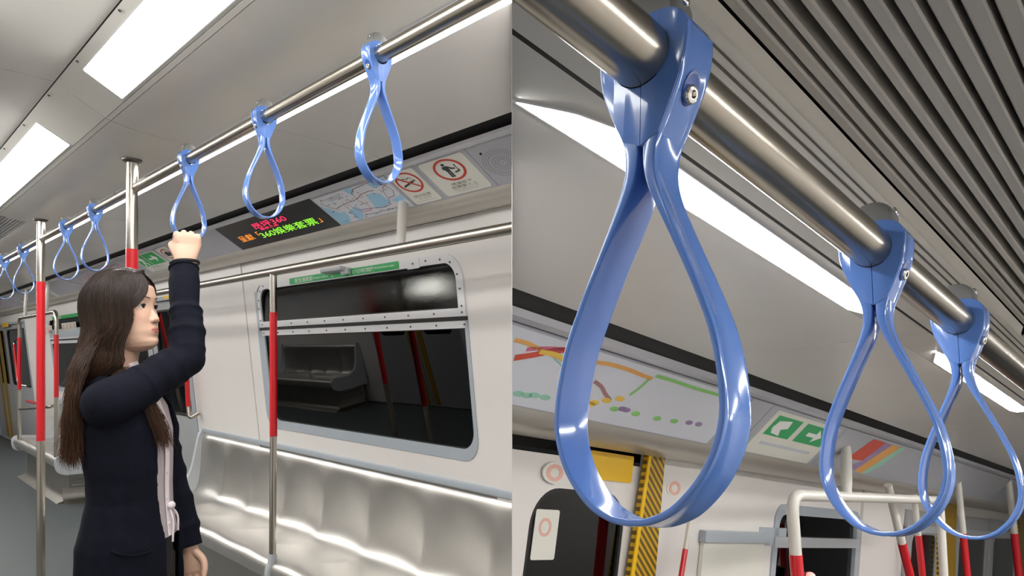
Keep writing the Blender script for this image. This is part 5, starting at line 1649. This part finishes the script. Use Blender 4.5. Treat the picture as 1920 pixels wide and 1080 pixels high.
for k, (dy, dz) in enumerate(((0.0, -0.10), (0.014, -0.075))):
    p = on_front(0.955, -0.02 + 0.1 * k, 0.006)
    bm = BM(); tube(bm, catmull([p, p + V(0.012, dy, dz * 0.4), p + V(0.010, dy * 1.5, dz)], 4), 0.0032, 8); kid('tie_string', bm, 'shirt_white', shirt)
bm = BM(); b = bmesh.ops.create_uvsphere(bm, u_segments=12, v_segments=8, radius=0.010)
for v in bm.verts: v.co = Vector((v.co.x, v.co.y * 1.6, v.co.z * 1.2)) + on_front(0.960, 0.02, 0.010)
kid('bow_knot', bm, 'shirt_white', shirt)
# trousers and shoes
bm = BM()
def loft_el(bm, rings, n=24):
    rows = [[V(cx + a * math.cos(2 * PI * k / n), cy + b * math.sin(2 * PI * k / n), z) for k in range(n)] for cx, cy, z, a, b in rings]
    vs = quad_grid(bm, rows, closed_u=True); bm.faces.new(list(reversed(vs[0]))); bm.faces.new(vs[-1])
loft_el(bm, [(0.004, 0, 0.74, 0.102, 0.138), (0.004, 0, 0.82, 0.103, 0.142), (0.006, 0, 0.90, 0.098, 0.138), (0.008, 0, 0.96, 0.088, 0.120)])
for sy in (-1, 1):
    loft_el(bm, [(-0.008, sy * 0.085, 0.06, 0.055, 0.052), (-0.005, sy * 0.085, 0.20, 0.060, 0.057), (0.012, sy * 0.085, 0.45, 0.068, 0.064), (0.010, sy * 0.076, 0.62, 0.080, 0.070), (0.004, sy * 0.070, 0.80, 0.092, 0.068)])
own('trousers', remesh(bm, 0.008, 3), 'trouser_black', person)
for sy in (-1, 1):
    bm = BM()
    rows = []
    for x, w, h in ((-0.060, 0.018, 0.05), (-0.055, 0.034, 0.075), (-0.02, 0.040, 0.080), (0.03, 0.042, 0.072), (0.09, 0.046, 0.060), (0.15, 0.042, 0.050), (0.178, 0.026, 0.040), (0.184, 0.010, 0.025)):
        rows.append([V(x, sy * 0.088 + w * math.cos(t), max(0.002, 0.02 + (h - 0.02) * math.sin(t) if math.sin(t) > 0 else 0.02 + 0.018 * math.sin(t))) for t in [2 * PI * k / 20 for k in range(20)]])
    vs = quad_grid(bm, rows, closed_u=True); bm.faces.new(vs[0]); bm.faces.new(list(reversed(vs[-1]))); kid('shoe', bm, 'shoe_black', smooth=60)

# navy cardigan: open front coat with two sleeves, grown together
CG = [(0.000, 0.56, 0.136, 0.174, 0.22, 0.70), (0.000, 0.66, 0.134, 0.174, 0.23, 0.68), (0.000, 0.76, 0.132, 0.174, 0.24, 0.66), (0.000, 0.86, 0.130, 0.170, 0.26, 0.64), (0.003, 0.92, 0.118, 0.154, 0.30, 0.62), (0.006, 0.985, 0.109, 0.141, 0.36, 0.58),
      (0.006, 1.05, 0.110, 0.142, 0.40, 0.52), (0.003, 1.13, 0.119, 0.151, 0.42, 0.46), (-0.002, 1.19, 0.124, 0.158, 0.40, 0.42), (-0.010, 1.25, 0.115, 0.156, 0.42, 0.42), (-0.018, 1.295, 0.098, 0.135, 0.50, 0.48), (-0.028, 1.335, 0.078, 0.096, 0.70, 0.70), (-0.036, 1.362, 0.066, 0.070, 0.95, 0.95)]
bm = BM(); NS = 90
outer, inner = [], []
for cx, z, a, b, tr, tl in CG:
    f_ = 0.010 + 0.020 * max(0, (0.95 - z) / 0.4)
    t0, t1 = tl, 2 * PI - tr
    outer.append(ringrow(cx, z, a, b, t0, t1, NS, f_, 5 * z)); inner.append(ringrow(cx, z, a - 0.014, b - 0.014, t0, t1, NS, f_, 5 * z))
vo = quad_grid(bm, outer); vi = quad_grid(bm, inner)
for k in range(NS):
    bm.faces.new((vo[0][k], vo[0][k + 1], vi[0][k + 1], vi[0][k])); bm.faces.new((vo[-1][k], vo[-1][k + 1], vi[-1][k + 1], vi[-1][k]))
for i in range(len(CG) - 1):
    for k in (0, NS): bm.faces.new((vo[i][k], vo[i + 1][k], vi[i + 1][k], vi[i][k]))
def sleeve(pts, rs, folds, n=26, ribs=None):
    P = catmull(pts, 14)
    m = len(P) - 1
    R = []
    for i in range(len(P)):
        u = i / m * (len(rs) - 1); k = min(len(rs) - 2, int(u)); r = rs[k] + (rs[k + 1] - rs[k]) * (u - k)
        t = i / m
        for c, w, h in folds: r += h * g(t - c, w)
        R.append(r)
    tube(bm, P, R, n, round_ends=False)
sleeve([V(0.0, -0.075, 1.265), SH_R + V(0, 0, -0.006), SH_R * 0.5 + EL_R * 0.5 + V(0, 0, -0.010), EL_R + V(0.004, 0.004, -0.006)], [0.070, 0.064, 0.058, 0.052],
       [(0.62, 0.018, 0.004), (0.70, 0.016, -0.003), (0.78, 0.018, 0.004), (0.88, 0.018, 0.004)])
cuff_dir = (WR_R - EL_R).normalized()
CUFF = WR_R + cuff_dir * 0.012
e2 = EL_R + (WR_R - EL_R) * 0.30; e3 = EL_R + (WR_R - EL_R) * 0.62
sleeve([EL_R + V(0.004, 0.0, -0.010), e2 + V(0.004, 0, 0), e3, CUFF], [0.052, 0.0490, 0.0425, 0.0425],
       [(0.10, 0.03, 0.003), (0.30, 0.028, 0.0055), (0.40, 0.02, -0.003), (0.55, 0.024, 0.0065), (0.63, 0.015, -0.003), (0.86, 0.03, 0.002), (1.0, 0.015, -0.001)])
bmesh.ops.create_uvsphere(bm, u_segments=20, v_segments=14, radius=0.0525, matrix=Matrix.Translation(EL_R + V(0.003, 0.002, -0.008)))
c2 = WR_L + (WR_L - EL_L).normalized() * 0.004
sleeve([V(-0.02, 0.08, 1.265), SH_L, SH_L * 0.5 + EL_L * 0.5, EL_L, EL_L * 0.45 + WR_L * 0.55, c2], [0.066, 0.060, 0.054, 0.050, 0.047, 0.041],
       [(0.55, 0.02, 0.005), (0.66, 0.02, 0.005), (0.77, 0.02, 0.006), (0.90, 0.02, 0.006)])
bmesh.ops.recalc_face_normals(bm, faces=bm.faces)
cme = remesh(bm, 0.0045, 3, 0.4)
nrm_ = [v.normal.copy() for v in cme.vertices]
for v, vn in zip(cme.vertices, nrm_):
    n_ = noise.noise(v.co * 9.0) * 0.004 + noise.noise(v.co * 22.0 + Vector((3, 1, 2))) * 0.0016
    v.co += vn * n_
cardigan = own('cardigan', cme, 'navy_knit', person)
pk = []
for k in range(12):
    u = k / 11
    th = 2 * PI - (1.30 - 0.72 * u); z = 0.872 - 0.018 * u - 0.010 * math.sin(PI * u)
    pk.append(V(0.0 + 0.134 * math.cos(th), 0.176 * math.sin(th), z))
bm = BM(); tube(bm, pk, 0.0028, 6); kid('pocket_edge', bm, 'navy_knit', cardigan)
# ribbed cuff ring edges
bm = BM()
cu = []
ax = cuff_dir; o1 = ax.orthogonal().normalized(); o2 = ax.cross(o1)
cu = [CUFF - ax * 0.004 + (o1 * math.cos(2 * PI * k / 40) + o2 * math.sin(2 * PI * k / 40)) * 0.0405 for k in range(41)]
tube(bm, cu, 0.0045, 8, caps=False); kid('cuff_edge', bm, 'navy_knit', cardigan)
# hair tie round the wrist
bm = BM()
HT_C = WR_R + cuff_dir * 0.030
ax2 = (cuff_dir + V(0.10, -0.30, 0.0)).normalized(); o1 = ax2.orthogonal().normalized(); o2 = ax2.cross(o1)
tube(bm, [HT_C + (o1 * math.cos(2 * PI * k / 40) + o2 * math.sin(2 * PI * k / 40)) * (0.040 + 0.003 * math.cos(2 * PI * k / 40)) for k in range(41)], 0.0050, 10, caps=False)
kid('hair_tie', bm, 'black_elastic', label='black hair tie round the wrist')

# ---- hair: scalp cap plus long strands
def hair_ell(z, al, k=1.0):
    zz = max(-0.10, min(0.119, z))
    t = max(0.0, 1 - ((zz - 0.012) / 0.112) ** 2)
    r = math.sqrt(t) if zz > 0.012 else 1.0 - 0.10 * ((0.012 - zz) / 0.1) ** 2
    c, s = math.cos(al), math.sin(al)
    a = (0.100 if c > 0 else 0.122) * k; b = 0.086 * k
    return Vector((a * c * r, b * s * r, zz))
bm = BM()
rows = []
for i in range(16):
    z = 0.1165 - 0.193 * (i / 15) ** 1.25
    r = []
    for k in range(60):
        al = 2 * PI * k / 60
        sd = math.cos(al)
        fwd = max(0.0, math.cos(al))
        lim = 0.070 if al < PI else 0.060
        zf = z
        side = abs(math.sin(al))
        # cap stops at the hairline over the face
        zmin = 0.066 * fwd ** 0.6 + -0.075 * (1 - fwd ** 0.6)
        zf = max(z, zmin)
        p = hair_ell(zf, al, 0.93)
        r.append(head_pt(p))
    rows.append(r)
vs = quad_grid(bm, rows, closed_u=True); bm.faces.new(vs[0])
bmesh.ops.remove_doubles(bm, verts=bm.verts, dist=0.0004)
capo = None
rh = random.Random(11)
hv, hf, hc = [], [], []
def strand(pts, r0, tone, tipc):
    P = catmull(pts, 3)
    m = len(P)
    base = len(hv)
    nrm = None
    for i in range(m):
        d = (P[min(m - 1, i + 1)] - P[max(0, i - 1)])
        d = d.normalized() if d.length > 1e-7 else Vector((0, 0, -1))
        nrm = d.orthogonal().normalized() if nrm is None else (nrm - d * nrm.dot(d))
        nrm = nrm.normalized() if nrm.length > 1e-5 else d.orthogonal().normalized()
        bi = d.cross(nrm)
        u = i / (m - 1)
        r = r0 * (1 - 0.75 * u ** 3)
        for k in range(3):
            th = 2 * PI * k / 3
            hv.append(P[i] + (nrm * math.cos(th) + bi * math.sin(th)) * r)
            w = max(0.0, (u - 0.35) / 0.65) ** 1.2 * tipc
            hc.extend((tone[0] * (1 - w) + 0.14 * w, tone[1] * (1 - w) + 0.060 * w, tone[2] * (1 - w) + 0.026 * w, 1))
    for i in range(m - 1):
        for k in range(3):
            hf.append((base + i * 3 + k, base + i * 3 + (k + 1) % 3, base + (i + 1) * 3 + (k + 1) % 3, base + (i + 1) * 3 + k))
def wob(s): return Vector((rh.gauss(0, s), rh.gauss(0, s), rh.gauss(0, s)))
N_H = 4600
for i in range(N_H):
    kk = 0.965 + 0.085 * rh.random()
    j = rh.uniform(0.75, 1.25)
    tone = (0.019 * j, 0.0115 * j, 0.0085 * j)
    if rh.random() < 0.10: tone = (0.050 * j, 0.028 * j, 0.017 * j)
    u = rh.random()
    if u < 0.40:       # near side, front half: sweeps over temple and cheek
        al = math.radians(-rh.uniform(50, 118))
    elif u < 0.72:     # near side and back
        al = math.radians(-rh.uniform(112, 190))
    elif u < 0.82:     # far front lock
        al = math.radians(rh.uniform(62, 95))
    else:
        al = math.radians(rh.uniform(90, 180))
    near = al < 0
    px_ = rh.uniform(-0.075, 0.055)
    part = Vector((px_, 0.012 + rh.gauss(0, 0.002), 0.112 - 1.8 * max(0, px_ - 0.03) ** 2 * 8 - 0.9 * max(0, -px_ - 0.02) ** 2 * 3))
    part = hair_ell(0.119, 0) * 0 + Vector((px_, 0.010, 0)) + Vector((0, 0, 0.012 + 0.112 * math.sqrt(max(0.05, 1 - (px_ / (0.100 if px_ > 0 else 0.122)) ** 2))))
    pts = [head_pt(part * (0.985 + 0.02 * rh.random()))]
    a1 = al * 0.62 if abs(al) < 1.7 else al * 0.80
    if px_ < -0.03: a1 = al
    pts.append(head_pt(hair_ell(0.1135, a1, kk)))
    pts.append(head_pt(hair_ell(0.090, a1, kk)))
    pts.append(head_pt(hair_ell(0.055, al * 0.5 + a1 * 0.5, kk)))
    pts.append(head_pt(hair_ell(0.012, al, kk)))
    pts.append(head_pt(hair_ell(-0.045, al, kk * 1.0)))
    deg = math.degrees(al)
    if -100 < deg < -45:
        f_ = (-45 - deg) / 55.0
        if rh.random() < 0.62 - 0.25 * f_:
            # front lock falling in front of the chest, behind the raised arm
            r1, r2 = rh.random(), rh.random()
            pts += [HC + V(0.050 - 0.060 * f_, -0.077 - 0.006 * r1, -0.100), HC + V(0.045 - 0.060 * f_, -0.080, -0.165), HC + V(0.105 - 0.030 * f_, -0.092 + 0.02 * r1, -0.240) + wob(0.004),
                    HC + V(0.136 - 0.030 * f_ + 0.012 * r2, -0.092 + 0.045 * r1, -0.315) + wob(0.005), HC + V(0.150 - 0.030 * f_ + 0.018 * r2, -0.085 + 0.050 * r1, -0.355 - 0.045 * r2) + wob(0.007)]
        else:
            if rh.random() < 0.95:
                pts += [HC + V(0.048 - 0.090 * f_, -0.080 - 0.006 * f_, -0.100) + wob(0.003), HC + V(0.040 - 0.085 * f_, -0.082 - 0.010 * f_, -0.165) + wob(0.004), HC + V(-0.090, -0.085, -0.240)]
                th = PI + 0.95 - 0.25 * rh.random()
                pts += [HC + V(0.013 + 0.140 * math.cos(th), 0.172 * math.sin(th), -0.30) + wob(0.006), HC + V(0.013 + (0.142 + 0.02 * rh.random()) * math.cos(th), 0.160 * math.sin(th), -0.36 - 0.075 * rh.random()) + wob(0.009)]
            else:
                pts += [HC + V(-0.012 - 0.050 * f_, -0.094, -0.110) + wob(0.004), HC + V(-0.045 - 0.035 * f_, -0.115, -0.178) + wob(0.008), HC + V(-0.075 - 0.02 * f_, -0.135, -0.196 - 0.02 * rh.random()) + wob(0.010)]
    elif 45 < deg < 100:
        pts += [HC + V(0.0, 0.078, -0.10), HC + V(0.0, 0.085, -0.16), HC + V(0.05, 0.08, -0.23) + wob(0.006), HC + V(0.075, 0.06, -0.32) + wob(0.01)]
    else:
        sx = math.cos(al); sy = math.sin(al)
        th = PI + (al + PI) * 0.85 if al < 0 else PI - (PI - al) * 0.75
        r1 = rh.random()
        pts += [HC + V(0.104 * sx - 0.012, 0.092 * sy, -0.105) + wob(0.003), HC + V(0.010 + 0.128 * math.cos(th), 0.150 * math.sin(th), -0.175) + wob(0.005), HC + V(0.013 + 0.141 * math.cos(th), 0.172 * math.sin(th), -0.255) + wob(0.005),
                HC + V(0.013 + (0.142 + 0.012 * r1) * math.cos(th), 0.165 * math.sin(th), -0.33) + wob(0.007), HC + V(0.013 + (0.142 + 0.03 * r1) * math.cos(th), 0.150 * math.sin(th), -0.375 - 0.07 * rh.random()) + wob(0.010)]
    strand(pts, 0.00095, tone, rh.uniform(0.3, 1.0) if deg < -105 or deg > 95 else rh.uniform(0.1, 0.7))
# swept fringe over the forehead on the near side
for i in range(900):
    u = rh.random()
    kk = 0.975 + 0.06 * rh.random(); j = rh.uniform(0.75, 1.25); tone = (0.019 * j, 0.0115 * j, 0.0085 * j)
    p0 = Vector((0.035 + 0.03 * rh.random(), 0.012, 0.112 - 0.018 * rh.random()))
    e = math.radians(-18 - 34 * u)
    pts = [head_pt(p0), head_pt(hair_ell(0.098, math.radians(-5 - 25 * u), kk)), head_pt(hair_ell(0.068, math.radians(-11 - 30 * u), kk)), head_pt(hair_ell(0.038, math.radians(-21 - 32 * u), kk * 0.99)),
           head_pt(hair_ell(0.014 + 0.004 * u, math.radians(-33 - 32 * u), kk * 0.98)), head_pt(hair_ell(-0.003 - 0.05 * u * rh.random(), math.radians(-43 - 36 * u), kk * 0.98))]
    strand(pts, 0.0009, tone, 0.1)
for i in range(320):
    u = rh.random(); kk = 0.98 + 0.05 * rh.random(); j = rh.uniform(0.75, 1.25); tone = (0.019 * j, 0.0115 * j, 0.0085 * j)
    p0 = Vector((0.035 + 0.03 * rh.random(), 0.010, 0.112 - 0.016 * rh.random()))
    pts = [head_pt(p0), head_pt(hair_ell(0.098, math.radians(15 + 30 * u), kk)), head_pt(hair_ell(0.070, math.radians(30 + 30 * u), kk)), head_pt(hair_ell(0.035, math.radians(52 + 22 * u), kk)), head_pt(hair_ell(-0.01, math.radians(66 + 20 * u), kk))]
    strand(pts, 0.0009, tone, 0.1)
bmesh.ops.recalc_face_normals(bm, faces=bm.faces)
cap_me = bpy.data.meshes.new('cap'); bm.to_mesh(cap_me); bm.free()
nb = len(hv)
for v in cap_me.vertices: hv.append(v.co.copy()); hc.extend((0.024, 0.014, 0.010, 1))
for p in cap_me.polygons: hf.append(tuple(nb + k for k in p.vertices))
bpy.data.meshes.remove(cap_me)
hme = bpy.data.meshes.new('hair'); hme.from_pydata([tuple(v) for v in hv], [], hf); hme.update()
hca = hme.color_attributes.new('Col', 'FLOAT_COLOR', 'POINT'); hca.data.foreach_set('color', hc)
for p in hme.polygons: p.use_smooth = True
hair = own('hair', hme, 'hair', person, kind='stuff')

# housekeeping: drop the helper property
for o in bpy.data.objects:
    if '_base' in o: del o['_base']
